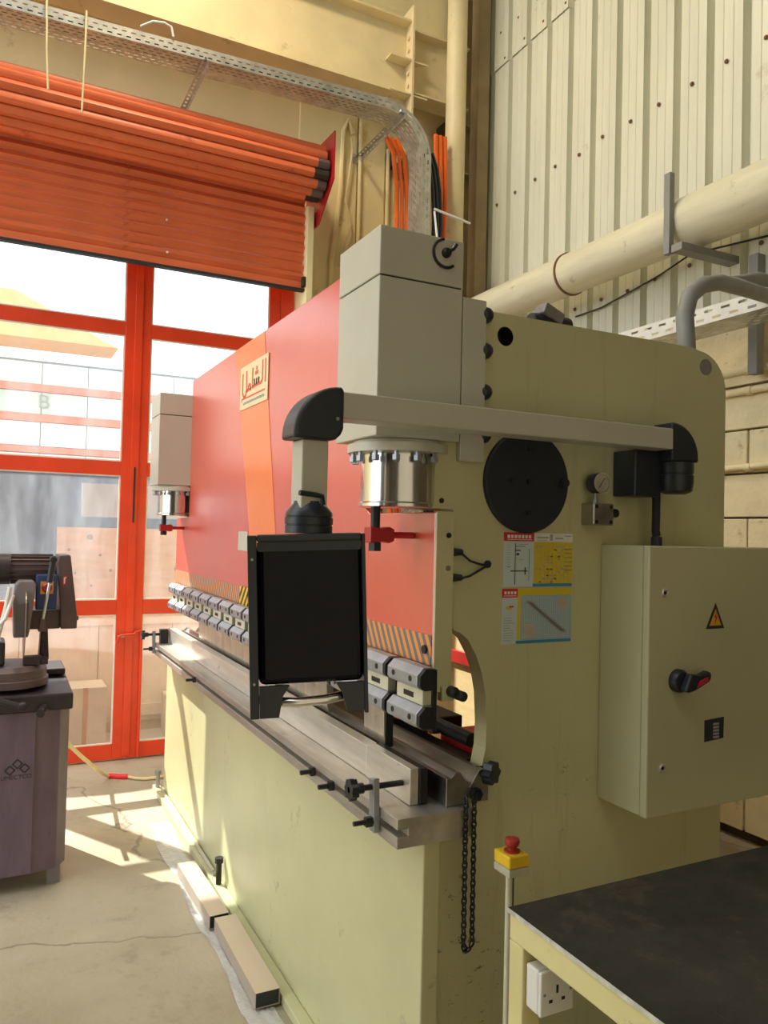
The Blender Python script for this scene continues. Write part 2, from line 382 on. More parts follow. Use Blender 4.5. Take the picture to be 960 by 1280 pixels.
def text_part(name, body, m, parent, loc, size, rot, extrude=0.0006, align='CENTER', sx=1.0):
    cu = bpy.data.curves.new(name, 'FONT'); cu.body = body; cu.size = size; cu.extrude = extrude; cu.align_x = align; cu.align_y = 'CENTER'
    tmp = bpy.data.objects.new(name+'_t', cu); COL.objects.link(tmp)
    dg = bpy.context.evaluated_depsgraph_get()
    me = bpy.data.meshes.new_from_object(tmp.evaluated_get(dg)); bpy.data.objects.remove(tmp)
    me.name = name; me.materials.clear(); me.materials.append(MATS[m])
    o = bpy.data.objects.new(name, me); COL.objects.link(o); o.parent = parent
    o.location = Vector(loc)-ORG[parent.name]; o.rotation_euler = rot; o.scale = (sx, 1, 1); ORG[o.name] = Vector(loc)
    return o

# ================================================================== SETTING
def struct(o): return tag(o, kind='structure')
YB, XR, XL, YN, ZC = 5.65, 3.60, -7.0, -1.7, 7.4
struct(MB().box(-14, 6, -6, 5.62, -0.12, 0).build('floor', 'concrete'))
tag(MB().box(-14, 12, 5.62, 24, -0.16, -0.02).build('yard', 'yard'), kind='structure')
# the hall is open to the yard on its left side; roof over the machine bay, solid wall behind the camera
struct(MB().box(-1.0, 6, YN-.2, YB+.3, ZC, ZC+.15).build('ceiling', 'roof_tin'))
struct(MB().box(XL, 6, YN-.2, YN, 0, ZC).build('wall_rear', 'hall_grey'))
struct(MB().box(-2.8, -2.6, YN, 1.3, 0, ZC).build('shade_wall_left', 'hall_grey'))  # unseen wall segment, added to darken the near end of the press
DX0, DX1, DZ = -1.15, 2.00, 4.02
wb = struct(MB().box(XL, DX0, YB, YB+.22, 0, ZC).box(DX0, DX1, YB, YB+.22, DZ, ZC).box(DX1, XR+.25, YB, YB+.22, 0, ZC).build('wall_back', 'plaster'))
# wall panels right of the door opening, with dark joints between them
for i, (a, b) in enumerate(((2.03, 2.52), (2.535, 2.77), (2.80, 3.3))):
    MB().box(a, b, YB-.028, YB-.001, 0.0, 4.93).build('panel', 'plaster', wb, bevel=.004)

# right wall: block work below, speckled ring beam, cladding above
wr = struct(MB().box(XR+.06, XR+.25, YN, YB, 0, ZC).build('wall_right', 'mortar_dark'))
blk = None; H = .237; BL = .46
for r in range(10):
    z1 = 2.425-r*H; z0 = z1-H+.010
    off = 0.0 if r % 2 else BL/2
    for k in range(-1, 8):
        y0 = 2.838-.0 + off + (k-2)*BL; y1 = y0+BL-.011
        if y1 < 1.0 or y0 > 5.3 or z0 < 0.05: continue
        if blk is None:
            blk = MB().box(XR-.004, XR+.07, y0, y1, z0, z1).build('block', 'block', wr, bevel=.006); by, bz = y0, z0
        else:
            c = blk.copy(); COL.objects.link(c); c.parent = wr; c.location = (random.uniform(-.004, .004), y0-by, z0-bz)
MB().box(XR-.02, XR+.06, YN, YB, 2.435, 2.90).build('ring_beam', 'plaster_speckled', wr)

def cladding(y0, y1, z0, z1, xo):
    """one trapezoid profile sheet; crowns stand 35 mm proud, each with two small stiffening creases"""
    P = .2405; mb = MB(); prof = []
    n = round((y1-y0)/P)
    for k in range(n):
        b = y0+k*P
        prof += [(b, 0), (b+.040, 0), (b+.046, -.055), (b+.046+.054, -.055), (b+.046+.058, -.050), (b+.046+.062, -.055),
                 (b+.046+.120, -.055), (b+.046+.124, -.050), (b+.046+.128, -.055), (b+.228, -.055)]
    prof.append((y0+n*P, 0))
    vs_ = []; m = len(prof)
    for z in (z0, z1):
        for y, d in prof: vs_.append((xo+d, y, z))
    mb.add(vs_, [(i, i+1, m+i+1, m+i) for i in range(m-1)])
    o = mb.build('cladding_sheet', 'cladding', wr, fix=False)
    sd = o.modifiers.new('thick', 'SOLIDIFY'); sd.thickness = .0012
    return o
P = .2405; Y0 = 2.81-P*6
for k in range(6):
    a = Y0+k*3*P
    if a > 5.6: break
    e = a+3*P
    if e > 5.6: e = a+math.floor((5.62-a)/P)*P
    if e-a < .2: continue
    cladding(a, e, 2.88, 5.385, XR)
    cladding(a, e, 5.352+random.uniform(-.006, .006), ZC, XR-.012)
scr = None
for k in range(18):
    y = Y0+k*P+.15
    if y > 5.55: break
    for z in (4.24, 5.62, 5.40, 3.16):
        yy = y+random.uniform(-.012, .012)+(-.07 if z == 5.40 else 0); zz = z+random.uniform(-.012, .012)
        if scr is None:
            scr = MB().lathe([(.013, 0), (.013, -.003), (.008, -.010)], (XR-.062, yy, zz), 'x', 8).build('screw', 'rust', wr); sp = Vector((0, yy, zz))
        else:
            c = scr.copy(); COL.objects.link(c); c.parent = wr; c.location = Vector((0, yy, zz))-sp

# glazed door: orange red frame, four panes high per leaf
FY0, FY1 = 5.56, 5.61
d1 = struct(MB().box(1.895, 1.995, FY0-.01, FY1+.03, 0, 4.0).build('door_1', 'door_red', bevel=.004))
ORG[d1.name] = ORG[d1.name]
def leaf(x0, x1):
    for a, b in ((x0, x0+.085), (x1-.085, x1)):
        MB().box(a, b, FY0, FY1, .012, 3.98).build('stile', 'door_red', d1, bevel=.004)
    zs = [(.012, .115), (.99, 1.09), (1.94, 2.035), (2.905, 3.0), (3.88, 3.98)]
    for a, b in zs: MB().box(x0+.085, x1-.085, FY0+.002, FY1-.002, a, b).build('rail', 'door_red', d1, bevel=.003)
    for (a, b), (c, d) in zip(zs, zs[1:]):
        MB().box(x0+.078, x1-.078, FY0+.022, FY0+.028, b-.006, c+.006).build('pane', 'dusty_glass', d1)
        mb = MB()
        for q in ((x0+.085, x0+.094), (x1-.094, x1-.085)): mb.box(q[0], q[1], FY0+.008, FY0+.02, b, c)
        mb.box(x0+.094, x1-.094, FY0+.008, FY0+.02, b, b+.009); mb.box(x0+.094, x1-.094, FY0+.008, FY0+.02, c-.009, c)
        mb.build('glazing_bead', 'print_white', d1)
leaf(-.165, .868); leaf(.872, 1.893); leaf(-1.14, -.17)
MB().box(.845, .895, FY0-.014, FY0-.001, .03, 3.96).build('cover_strip', 'door_red', d1, bevel=.003)
MB().tube([(.795, FY0-.006, .80), (.80, FY0-.03, .845), (.82, FY0-.03, .855), (.90, FY0-.03, .86), (.915, FY0-.03, .875), (.945, FY0-.03, .88), (.945, FY0-.02, .82)], .009, 8).build('slide_bolt', 'door_red', d1, smooth=True)
MB().cyl((.95, FY0-.018, .02), (.95, FY0-.018, .84), .010, n=8).build('bolt_rod', 'door_red', d1, smooth=True)
MB().box(.80, .845, FY0-.006, FY0, .835, .86).build('lock_plate', 'steel', d1)
MB().cyl((.872, FY0-.016, 1.62), (.872, FY0-.016, 2.0), .006, n=8).build('top_bolt', 'black_oxide', d1, smooth=True)

# ================================================================== ROLLER SHUTTER
sh = thing('roller_shutter', (.4, 5.35, 3.37), 'orange steel roller shutter half rolled up above the glazed door', 'shutter')
SX0, SX1 = -1.35, 2.00
def slat_curve(z): return [(5.395, z), (5.388, z+.014), (5.372, z+.036), (5.388, z+.060), (5.397, z+.071), (5.403, z+.071), (5.403, z)]
sl0 = None
for k in range(9):
    z = 3.425+k*.0735
    if sl0 is None: sl0 = MB().prism(slat_curve(z), 'x', SX0, SX1).build('slat', 'shutter_orange', sh, smooth=True)
    else: c = sl0.copy(); COL.objects.link(c); c.parent = sh; c.location = (random.uniform(-.006, .006), 0, k*.0735)
MB().box(SX0, SX1, 5.375, 5.41, 3.372, 3.423).build('bottom_rail', 'shutter_orange', sh, bevel=.004)
MB().box(SX0, SX1+.03, 5.36, 5.405, 3.352, 3.371).build('rubber_seal', 'rubber', sh)
RC = (5.25, 4.185); RR = .188
MB().cyl((SX0, RC[0], RC[1]), (SX1+.03, RC[0], RC[1]), RR-.02, n=32).build('drum', 'shutter_dark', sh, smooth=True)
ns = 15; rs0 = None
for k in range(ns):
    a0 = 2*math.pi*k/ns; da = 2*math.pi/ns
    pts = []
    for t, h in ((.03, -.012), (.2, .004), (.5, .012), (.8, .004), (.97, -.012)):
        a = a0+t*da; pts.append((RC[0]+(RR+h)*math.cos(a), RC[1]+(RR+h)*math.sin(a)))
    for t in (.97, .03):
        a = a0+t*da; pts.append((RC[0]+(RR-.022)*math.cos(a), RC[1]+(RR-.022)*math.sin(a)))
    MB().prism(pts, 'x', SX0, SX1+.045+random.uniform(-.008, .008)).build('slat', 'shutter_orange', sh, smooth=True)
# worn, greasy slat ends
for k in (7, 8, 9, 10, 11):
    a0 = 2*math.pi*k/ns; da = 2*math.pi/ns; pts = []
    for t, h in ((.02, -.010), (.2, .0055), (.5, .0135), (.8, .0055), (.98, -.010)):
        a = a0+t*da; pts.append((RC[0]+(RR+h)*math.cos(a), RC[1]+(RR+h)*math.sin(a)))
    for t in (.98, .02):
        a = a0+t*da; pts.append((RC[0]+(RR-.022)*math.cos(a), RC[1]+(RR-.022)*math.sin(a)))
    MB().prism(pts, 'x', SX1-.01-.02*(k % 3), SX1+.055).build('slat_end', 'grease_black' if k in (8, 11) else 'saw_brown', sh, smooth=True)
MB().prism([(5.50, 4.44), (5.03, 4.42), (5.03, 4.08), (5.30, 3.84), (5.56, 3.84), (5.56, 4.44)], 'x', 2.075, 2.085).build('end_bracket', 'deep_red', sh)
MB().box(2.005, 2.055, 5.33, 5.555, 0, 3.98).build('guide_channel', 'plaster', sh, bevel=.004)
MB().box(1.98, 2.0, 5.33, 5.37, 3.38, 3.45).build('end_lock', 'grease_black', sh)
for (x, z) in ((1.0, 3.68), (1.01, 3.46)):
    MB().lathe([(.008, 0), (.008, -.006), (.003, -.010)], (x, 5.367, z), 'y', 8).build('rivet', 'print_white', sh)

# ================================================================== STEEL FRAME OF THE HALL
def ibeam(mb, axis, a, b, cy, z0, z1, fw, t=.014, wt=.012):
    mb.box(a, b, cy-fw/2, cy+fw/2, z0, z0+t); mb.box(a, b, cy-fw/2, cy+fw/2, z1-t, z1); mb.box(a, b, cy-wt/2, cy+wt/2, z0+t, z1-t)
bm_ = thing('steel_beam', (1, 5.36, 4.98), 'cream painted steel I-beam running above the roller shutter', 'beam')
mb = MB(); ibeam(mb, 'x', XL, 2.80, 5.37, 4.985, 5.585, .20); mb.build('girder', 'beam_cream', bm_)
MB().box(2.802, 2.822, 5.255, 5.485, 4.55, 5.70).build('end_plate', 'beam_cream', bm_, bevel=.002)
mb = MB(); ibeam(mb, 'x', 2.824, 3.34, 5.37, 5.02, 5.53, .18); mb.build('stub_girder', 'beam_cream', bm_)
for z in (5.26, 4.99):
    MB().prism([(2.62, 5.26), (2.80, 5.26), (2.80, 5.36), (2.62, 5.36)], 'z', z, z+.012).build('stiffener', 'beam_cream', bm_)
    MB().prism([(2.824, 5.27), (2.95, 5.27), (2.824, 5.36)], 'z', z, z+.012).build('stiffener', 'beam_cream', bm_)
MB().prism([(2.64, 4.985), (2.80, 4.985), (2.80, 4.80)], 'y', 5.355, 5.372).build('gusset', 'beam_cream', bm_)
bl = None
for z in (5.08, 5.18, 5.36, 5.46):
    if bl is None: bl = MB().lathe([(.016, 0), (.016, -.012)], (2.80, 5.31, z), 'x', 6).build('bolt', 'beam_cream', bm_); z_0 = z
    else: c = bl.copy(); COL.objects.link(c); c.parent = bm_; c.location = (0, 0, z-z_0)
cl = thing('steel_column', (3.44, 5.45, 0), 'cream steel H column in the corner beside the corrugated cladding', 'column')
mb = MB(); mb.box(3.35, 3.362, 5.36, 5.60, 0, ZC-.01).box(3.52, 3.532, 5.36, 5.60, 0, ZC-.01).box(3.362, 3.52, 5.47, 5.482, 0, ZC-.01)
mb.build('column_section', 'beam_cream', cl)
for z in (4.55, 4.95): MB().box(3.363, 3.519, 5.37, 5.469, z, z+.012).build('stiffener', 'beam_cream', cl)
tag(MB().cyl((3.135, 5.14, 0), (3.135, 5.14, ZC-.01), .078, n=28).build('downpipe', 'beam_cream', smooth=True), 'thick vertical cream downpipe in front of the corner column', 'pipe')
tag(MB().box(3.24, 3.34, 5.50, 5.62, 0, 5.0).build('dark_duct', 'dark_gap', bevel=.004), 'dark brown vertical cable duct between downpipe and corner column', 'duct')
tag(MB().box(3.39, 3.50, 5.22, 5.33, .0, ZC-.02).build('corner_duct', 'duct_brown', bevel=.004), 'narrow brown box duct against the corrugated cladding corner', 'duct')

# unseen lamp added over the machine (above the picture) to warm the walls
hb = thing('unseen_bay_lamp', (.8, 4.1, 6.4), 'unseen round lamp added over the press to warm the walls', 'lamp')
MB().lathe([(.05, .62), (.10, .60), (.12, .40), (.14, .36), (.34, .04), (.36, .0), (.34, .0), (.13, .33)], (.8, 4.1, 6.45), 'z', 32).build('reflector', 'galvanized', hb, smooth=True)
MB().cyl((.8, 4.1, 7.06), (.8, 4.1, 7.39), .012, n=8).build('hanger', 'conduit_grey', hb, smooth=True)
ld = bpy.data.lights.new('unseen_bay_light', 'AREA'); ld.shape = 'DISK'; ld.size = .62; ld.energy = 42; ld.color = (1.0, 0.83, 0.56)
lo = bpy.data.objects.new('unseen_bay_light', ld); COL.objects.link(lo); lo.parent = hb; lo.location = (0, 0, .045)

# conduits and fittings on the back wall
def conduit(name, pts, r, m, label, grp=None, n=8):
    return tag(MB().tube(pts, r, n).build(name, m, smooth=True), label, 'conduit' if 'wire' not in name else 'wire', grp)
conduit('conduit', [(2.31, 5.60, 0.0), (2.31, 5.60, 3.7), (2.345, 5.60, 4.0), (2.375, 5.60, 4.3), (2.385, 5.60, 4.75), (2.42, 5.60, 4.85), (2.47, 5.60, 4.75)], .020, 'plaster', 'cream conduit with a kink beside the shutter bracket')
conduit('conduit', [(2.535, 5.60, 0), (2.535, 5.60, 4.86)], .016, 'plaster', 'straight thin cream conduit on the back wall panel joint')
conduit('conduit', [(2.785, 5.60, 0), (2.785, 5.60, 4.70)], .016, 'plaster', 'cream conduit running up to the small black lamp box')
conduit('loose_wire', [(2.44, 5.57, 4.70), (2.46, 5.585, 4.62), (2.44, 5.585, 4.42), (2.41, 5.585, 4.2), (2.46, 5.585, 4.02), (2.42, 5.585, 3.85), (2.40, 5.57, 3.72), (2.36, 5.57, 3.66)], .010, 'beam_cream', 'loose cream wire zigzagging down the back wall')
b = thing('lamp_box', (2.86, 5.52, 4.5), 'small black bulkhead box on the back wall behind the cable tray', 'box')
MB().box(2.80, 2.92, 5.53, 5.615, 4.55, 4.75).build('housing', 'black_plastic', b, bevel=.012)
MB().cyl((2.87, 5.55, 4.46), (2.87, 5.55, 4.56), .035, .05, 12).build('shade', 'black_plastic', b, smooth=True)
tag(MB().box(2.96, 3.03, 5.57, 5.62, 0, 4.5).build('cable_slot', 'dark_gap'), 'dark recessed cable slot in the back wall', 'slot')

# orange and black cables behind the tray drop
for (x, y, r, zt, w) in ((2.66, 5.17, .019, 4.57, 'the one farthest from the tray'), (2.705, 5.17, .015, 4.57, 'the thin middle one'), (2.75, 5.17, .019, 4.57, 'the one nearest the tray')):
    tag(MB().tube([(x, y, .02), (x, y, 3.6), (x-.01, y, 4.2), (x-.04, y+.01, 4.45), (x-.10, y+.02, zt)], r, 8).build('power_cable', 'orange_cable', smooth=True),
        'orange power cable between tray drop and wall, '+w, 'cable', 'orange cables left of the tray')
for (x, w) in ((2.925, 'beside the black cables'), (2.965, 'between its two neighbours'), (3.005, 'beside the thick downpipe')):
    tag(MB().tube([(x, 5.06, .02), (x, 5.06, 3.6), (x+.005, 5.06, 4.2), (x-.005, 5.07, 4.62)], .018, 8).build('power_cable', 'orange_cable', smooth=True),
        'upright orange power cable behind the tray drop, '+w, 'cable', 'orange cables right of the tray')
for (x, w) in ((2.822, 'touching the tray'), (2.853, 'in the middle of the bunch'), (2.884, 'on the downpipe side')):
    tag(MB().tube([(x-.01, 4.935, .02), (x+.01, 4.935, 3.5), (x+.02, 4.935, 3.9), (x+.005, 4.935, 4.12), (x-.02, 4.94, 4.28), (x-.06, 4.95, 4.40)], .014, 8).build('control_cable', 'black_plastic', smooth=True),
        'black control cable bunched at the tray drop, '+w, 'cable', 'black cables on the tray drop')

# ================================================================== CABLE TRAYS (real slots)
def slotted(path, width_dir, width, rows, slot, gap, off):
    """strip along path (list of points), divided into rows across; rows flagged 1 carry slots"""
    path = [Vector(p) for p in path]; wd = Vector(width_dir).normalized()*width
    L = [0]
    for a, b in zip(path, path[1:]): L.append(L[-1]+(b-a).length)
    def at(s):
        s = max(0, min(L[-1], s))
        for i in range(len(path)-1):
            if s <= L[i+1]+1e-9: return path[i].lerp(path[i+1], (s-L[i])/max(1e-9, L[i+1]-L[i]))
        return path[-1]
    mb = MB(); t0 = 0
    for w, flag in rows:
        t1 = t0+w
        s = 0; k = 0
        per = slot+gap
        cuts = [0]; x = off if flag else 0
        segs = []
        if flag:
            x = (off*(flag % 2)) % per
            if x > 0: segs.append((0, x))
            while x < L[-1]:
                segs.append((min(x+slot, L[-1]), min(x+per, L[-1]))); x += per
        else:
            x = 0
            while x < L[-1]: segs.append((x, min(x+per, L[-1]))); x += per
        for a, b in segs:
            if b-a < 1e-5: continue
            pa, pb = at(a), at(b)
            mb.add([pa+wd*t0, pb+wd*t0, pb+wd*t1, pa+wd*t1], [(0, 1, 2, 3)])
        t0 = t1
    return mb
ROWS_BASE = [(.10, 0), (.04, 1), (.12, 0), (.04, 2), (.12, 0), (.04, 1), (.08, 0), (.04, 2), (.12, 0), (.04, 1), (.12, 0), (.04, 2), (.10, 0)]
ROWS_SIDE = [(.18, 0), (.16, 1), (.3, 0), (.16, 2), (.2, 0)]
def tray_part(name, mb, parent):
    o = mb.build(name, 'galvanized', parent, fix=False)
    sd = o.modifiers.new('thick', 'SOLIDIFY'); sd.thickness = .002; sd.offset = 0
    return o
def tray_path():
    pts = []
    x = -1.6
    while x < 2.35: pts.append((x, 0, 4.60)); x += .25
    # sweep round and down
    cx, cz, r = 2.40, 4.30, .30
    for i in range(0, 13):
        a = math.radians(90-90*i/12); pts.append((cx+r*math.cos(a), 0, cz+r*math.sin(a)))
    z = 4.1
    while z > 2.2: pts.append((2.70, 0, z)); z -= .25
    pts.append((2.70, 0, 1.0))
    return [(p[0], 5.01-.05*max(0, min(p[0], 2.7)), p[2]) for p in pts]
tp = tray_path()
tr = thing('cable_tray', (0.5, 5.0, 1.0), 'perforated galvanized cable tray curving down from the wall to the machine', 'cable tray')
tray_part('tray_base', slotted(tp, (0, 1, 0), .20, ROWS_BASE, .030, .022, .026), tr)
# side walls follow the outside of the sweep
def offset_path(path, d):
    out = []
    for i, p in enumerate(path):
        a = Vector(path[max(0, i-1)]); b = Vector(path[min(len(path)-1, i+1)]); t = (b-a); t.y = 0; t.normalize()
        n = Vector((-t.z, 0, t.x)); out.append(Vector(p)+n*d)
    return out
def side(path, dy):
    mb = MB(); bands = [(0, .014, 0), (.014, .022, 1), (.022, .044, 0), (.044, .052, 2), (.052, .075, 0)]
    base = [Vector(p)+Vector((0, dy, 0)) for p in path]
    dense = []
    for a, b in zip(base, base[1:]):
        k = max(1, int((b-a).length/.026))
        for j in range(k): dense.append(a.lerp(b, j/k))
    dense.append(base[-1])
    for lo, hi, fl in bands:
        pl, ph = offset_path(dense, lo), offset_path(dense, hi)
        for i in range(len(dense)-1):
            if fl and (i+fl) % 2 == 0: continue
            mb.add([pl[i], pl[i+1], ph[i+1], ph[i]], [(0, 1, 2, 3)])
    return mb
tray_part('tray_side', side(tp, 0), tr)
tray_part('tray_side', side(tp, .20), tr)
for x, L in ((1.13, .66), (2.52, .66)):
    y0 = 5.01-.05*x-.03
    br = thing('tray_bracket', (x, 5.3, 4.55), 'perforated steel arm holding the cable tray %s' % ('above the roller shutter' if x < 2 else 'at its bend near the corner'), 'bracket')
    o = tray_part('arm', slotted([(x-.02, y0, 4.585), (x-.02, 5.62, 4.585)], (1, 0, 0), .04, [(.3, 0), (.4, 1), (.3, 0)], .025, .025, .0), br)
    o = tray_part('arm_web', slotted([(x+.02, y0, 4.585), (x+.02, 5.62, 4.585)], (0, 0, -1), .04, [(.3, 0), (.4, 1), (.3, 0)], .025, .025, .0), br)
    MB().box(x-.045, x+.045, 5.612, 5.62, 4.53, 4.60).build('foot_plate', 'galvanized', br)
    MB().lathe([(.012, 0), (.012, .02)], (x, y0+.02, 4.59), 'z', 6).build('clamp_bolt', 'steel', br)
# bundle of cables lying in the tray
for k, w in enumerate(('along the front edge', 'second from the front edge', 'second from the back edge', 'along the back edge')):
    tag(MB().tube([(-1.5, 5.04+.035*k, 4.633), (0.4, 5.02+.035*k, 4.63), (1.2, 4.99+.036*k, 4.645), (2.3, 4.93+.035*k, 4.63)], .017, 8).build('tray_cable', 'black_plastic', smooth=True),
        'dark cable lying in the horizontal cable tray '+w, 'cable', 'cables in the horizontal tray')
tag(MB().tube([(.73, 4.965, 4.70), (.80, 4.95, 4.745), (.87, 4.95, 4.758), (.915, 4.95, 4.745), (.93, 4.955, 4.69)], .007, 8).build('white_cord_loop', 'white_cord', smooth=True), 'short white cord end looping out of the cable tray', 'cord')
tag(MB().tube([(.196, 4.985, 4.70), (.20, 4.975, 4.58), (.205, 4.98, 4.4), (.219, 4.98, 4.165)], .006, 6).build('dangling_string', 'rope_yellow', smooth=True), 'thin pale string dangling from the tray, the shorter of two', 'cord')
tag(MB().tube([(.416, 4.975, 4.70), (.416, 4.965, 4.56), (.413, 4.97, 4.3), (.408, 4.97, 4.07)], .006, 6).build('dangling_string', 'rope_yellow', smooth=True), 'thin pale string dangling from the tray, the longer of two', 'cord')
tag(MB().tube([(2.80, 4.86, 3.95), (2.90, 4.85, 3.93), (3.02, 4.86, 3.92), (3.11, 4.86, 3.905)], .009, 6).tube([(2.80, 4.855, 3.93), (2.83, 4.85, 3.7), (2.86, 4.85, 3.5), (2.87, 4.85, 3.4)], .008, 6).build('cable_tie', 'white_cord', smooth=True), 'white cable tie sticking out of the cable tray drop', 'cable tie')

# ================================================================== RIGHT WALL SERVICES
pp = thing('ventilation_pipe', (3.30, 3.5, 3.15), 'thick glossy cream pipe running along the corrugated wall', 'pipe')
MB().cyl((3.29, 2.98, 3.29), (3.29, 5.03, 3.29), .130, n=40).build('pipe_run', 'pipe_cream', pp, smooth=True)
MB().cyl((3.29, 1.2, 3.29), (3.29, 2.98, 3.29), .142, n=40).build('pipe_socket', 'pipe_cream', pp, smooth=True)
MB().lathe([(.131, -.008), (.139, -.006), (.139, .006), (.131, .008)], (3.29, 3.93, 3.29), 'y', 40).build('joint_ring', 'rust', pp, smooth=True)
pb = thing('pipe_bracket', (3.3, 2.99, 2.6), 'grey angle-steel bracket carrying the thick cream pipe', 'bracket')
MB().box(3.115, 3.150, 2.945, 2.985, 3.09, 3.52).build('upright', 'conduit_grey', pb, bevel=.002)
MB().box(3.115, 3.545, 2.86, 2.93, 3.085, 3.125).build('arm', 'conduit_grey', pb, bevel=.002)
MB().box(3.485, 3.54, 2.70, 2.755, 2.46, 3.084).build('strut', 'conduit_grey', pb, bevel=.002)
tag(MB().tube([(3.525, 4.15, 3.10), (3.525, 3.9, 3.10), (3.52, 3.63, 3.135), (3.52, 3.4, 3.17), (3.52, 3.17, 3.225), (3.52, 2.95, 3.20), (3.52, 2.6, 3.16)], .0055, 6).build('wall_wire', 'black_oxide', smooth=True), 'thin dark wire sagging across the corrugated wall', 'wire')
rt = thing('cable_tray', (3.25, 2.6, 2.65), 'white perforated cable tray along the block wall behind the machine', 'cable tray')
tray_part('tray_base', slotted([(3.17, 3.36, 2.68), (3.17, 1.2, 2.68)], (1, 0, 0), .22, ROWS_BASE, .05, .03, .04), rt)
o = tray_part('tray_side', slotted([(3.17, 3.36, 2.68), (3.17, 1.2, 2.68)], (0, 0, 1), .085, ROWS_SIDE, .05, .05, .05), rt)
o.data.materials.clear(); o.data.materials.append(MATS['print_white'])
o = tray_part('tray_side', slotted([(3.39, 3.36, 2.68), (3.39, 1.2, 2.68)], (0, 0, 1), .085, ROWS_SIDE, .05, .05, .05), rt)
for (z, r, lab) in ((2.505, .022, 'upper cream conduit clipped to the block wall'), (2.395, .020, 'middle cream conduit on the top block course'), (1.985, .018, 'lower cream conduit crossing the block joints')):
    c = thing('wall_conduit', (3.57, 2.6, z), lab, 'conduit')
    MB().tube([(3.572, 4.6, z), (3.572, 3.0, z), (3.572, 2.6, z+(.008 if z < 2 else 0)), (3.572, 1.0, z)], r*.95, 10).build('conduit_run', 'block', c, smooth=True)
    MB().lathe([(r, -.02), (r*1.25, -.018), (r*1.25, .018), (r, .02)], (3.572, 2.81, z), 'y', 12).build('coupling', 'block', c, smooth=True)
tag(MB().tube([(2.02, 1.86, 1.9), (2.071, 1.87, 2.146), (2.076, 1.88, 2.257), (2.088, 1.9, 2.359), (2.143, 1.93, 2.444), (2.251, 1.97, 2.512), (2.412, 2.03, 2.564), (2.656, 2.12, 2.604), (2.982, 2.25, 2.657), (2.95, 2.42, 2.76), (3.15, 2.44, 2.82), (3.4, 2.44, 2.82)], .030, 14).build('flexible_conduit', 'conduit_grey', smooth=True), 'grey flexible conduit bending from the press to the wall tray', 'conduit')
tag(MB().tube([(3.5, 2.40, 0.1), (3.5, 2.41, .6), (3.51, 2.42, 1.2), (3.52, 2.44, 1.8)], .016, 8).build('drop_cable', 'black_plastic', smooth=True), 'black cable hanging down the block wall below the cabinet', 'cable')
tag(MB().tube([(3.55, 3.6, .62), (3.55, 3.0, .52), (3.55, 2.5, .44), (3.55, 1.9, .40)], .014, 8).build('low_cable', 'black_plastic', smooth=True), 'black cable slung low along the block wall', 'cable')

# ================================================================== PRESS BRAKE
pb_ = thing('press_brake', (1.3, 3.2, 0), 'large red and cream hydraulic press brake standing in the hall', 'press brake')
B = pb_
NY, FYE = 1.70, 4.735
MB().box(.968, 1.016, 1.66, 4.745, .0, .849).build('bed', 'machine_cream', B, bevel=.004)
MB().box(.925, .967, 1.72, 4.86, 0, .035).build('base_ledge', 'machine_cream', B, bevel=.003)
MB().prism([(.88, .85), (1.09, .85), (1.09, .92), (.88, .92), (.88, .895), (.91, .895), (.91, .878), (.88, .878)], 'y', 1.635, 4.69).build('bed_table', 'machined_table', B, bevel=.0015)
# near and far side frames with throat
def frame_outline():
    o = [(1.018, 0), (2.052, 0), (2.052, 2.06)]+arc(1.932, 2.06, .12, 0, 88, 8)+[(1.90, 2.187), (1.0, 2.187), (1.0, 1.662), (1.056, 1.66)]
    o += [(1.056, 1.365), (1.066, 1.352), (1.085, 1.345), (1.110, 1.325), (1.135, 1.285), (1.155, 1.235), (1.167, 1.18), (1.172, 1.10), (1.170, 1.04), (1.160, .995), (1.145, .965), (1.10, .935), (1.095, .848), (1.018, .848)]
    return o
fr = plate('side_frame', frame_outline(), [circ(1.207, 2.127, .026)], 'y', NY, NY+.055, 'frame_cream', B)
fr2 = fr.copy(); COL.objects.link(fr2); fr2.parent = B; fr2.location = (0, FYE-.055-NY, 0)
mb = MB(); mb.add([(1.207+r_*math.cos(2*math.pi*i/24), y_, 2.127+r_*math.sin(2*math.pi*i/24)) for y_ in (NY+.001, NY+.052) for r_ in (.0255,) for i in range(24)], [(i, (i+1) % 24, 24+(i+1) % 24, 24+i) for i in range(24)]+[tuple(range(24, 48))]).build('dark_hole_lining', 'black_oxide', B)  # black lining added so the hole reads as shaded
o = MB().lathe([(.025, 0), (.025, -.003), (.018, -.003), (.018, -.002)], (1.961, NY, 2.133), 'y', 20).build('plug', 'conduit_grey', B, smooth=True)
MB().lathe([(.007, 0), (.007, -.002)], (1.02, NY, 1.682), 'y', 10).build('tapped_hole', 'black_oxide', B)
# ram with notches for the cylinders
RZ0, RZ1 = 1.262, 2.43
MB().prism([(1.694, RZ0), (4.745, RZ0), (4.745, 1.652), (4.43, 1.652), (4.43, RZ1), (2.12, RZ1), (2.12, 1.69), (2.105, 1.664), (2.08, 1.652), (1.694, 1.652)], 'x', 1.0, 1.05).build('ram', 'ram_red', B, bevel=.003)
MB().box(1.0, 1.052, 1.686, 1.694, 1.20, 1.654).build('ram_end_cap', 'machine_cream', B, bevel=.0015)
MB().box(1.02, 1.056, 1.676, 1.70, 1.178, 1.215).build('ram_foot', 'machine_cream', B, bevel=.002)
for z in (1.594, 1.511): MB().lathe([(.007, 0), (.007, -.003)], (1.035, 1.686, z), 'y', 10).build('screw', 'steel' if z < 1.55 else 'black_oxide', B)
MB().lathe([(.014, 0), (.014, -.02), (.011, -.022)], (1.045, 1.676, 1.203), 'y', 14).build('knob', 'black_plastic', B, smooth=True)
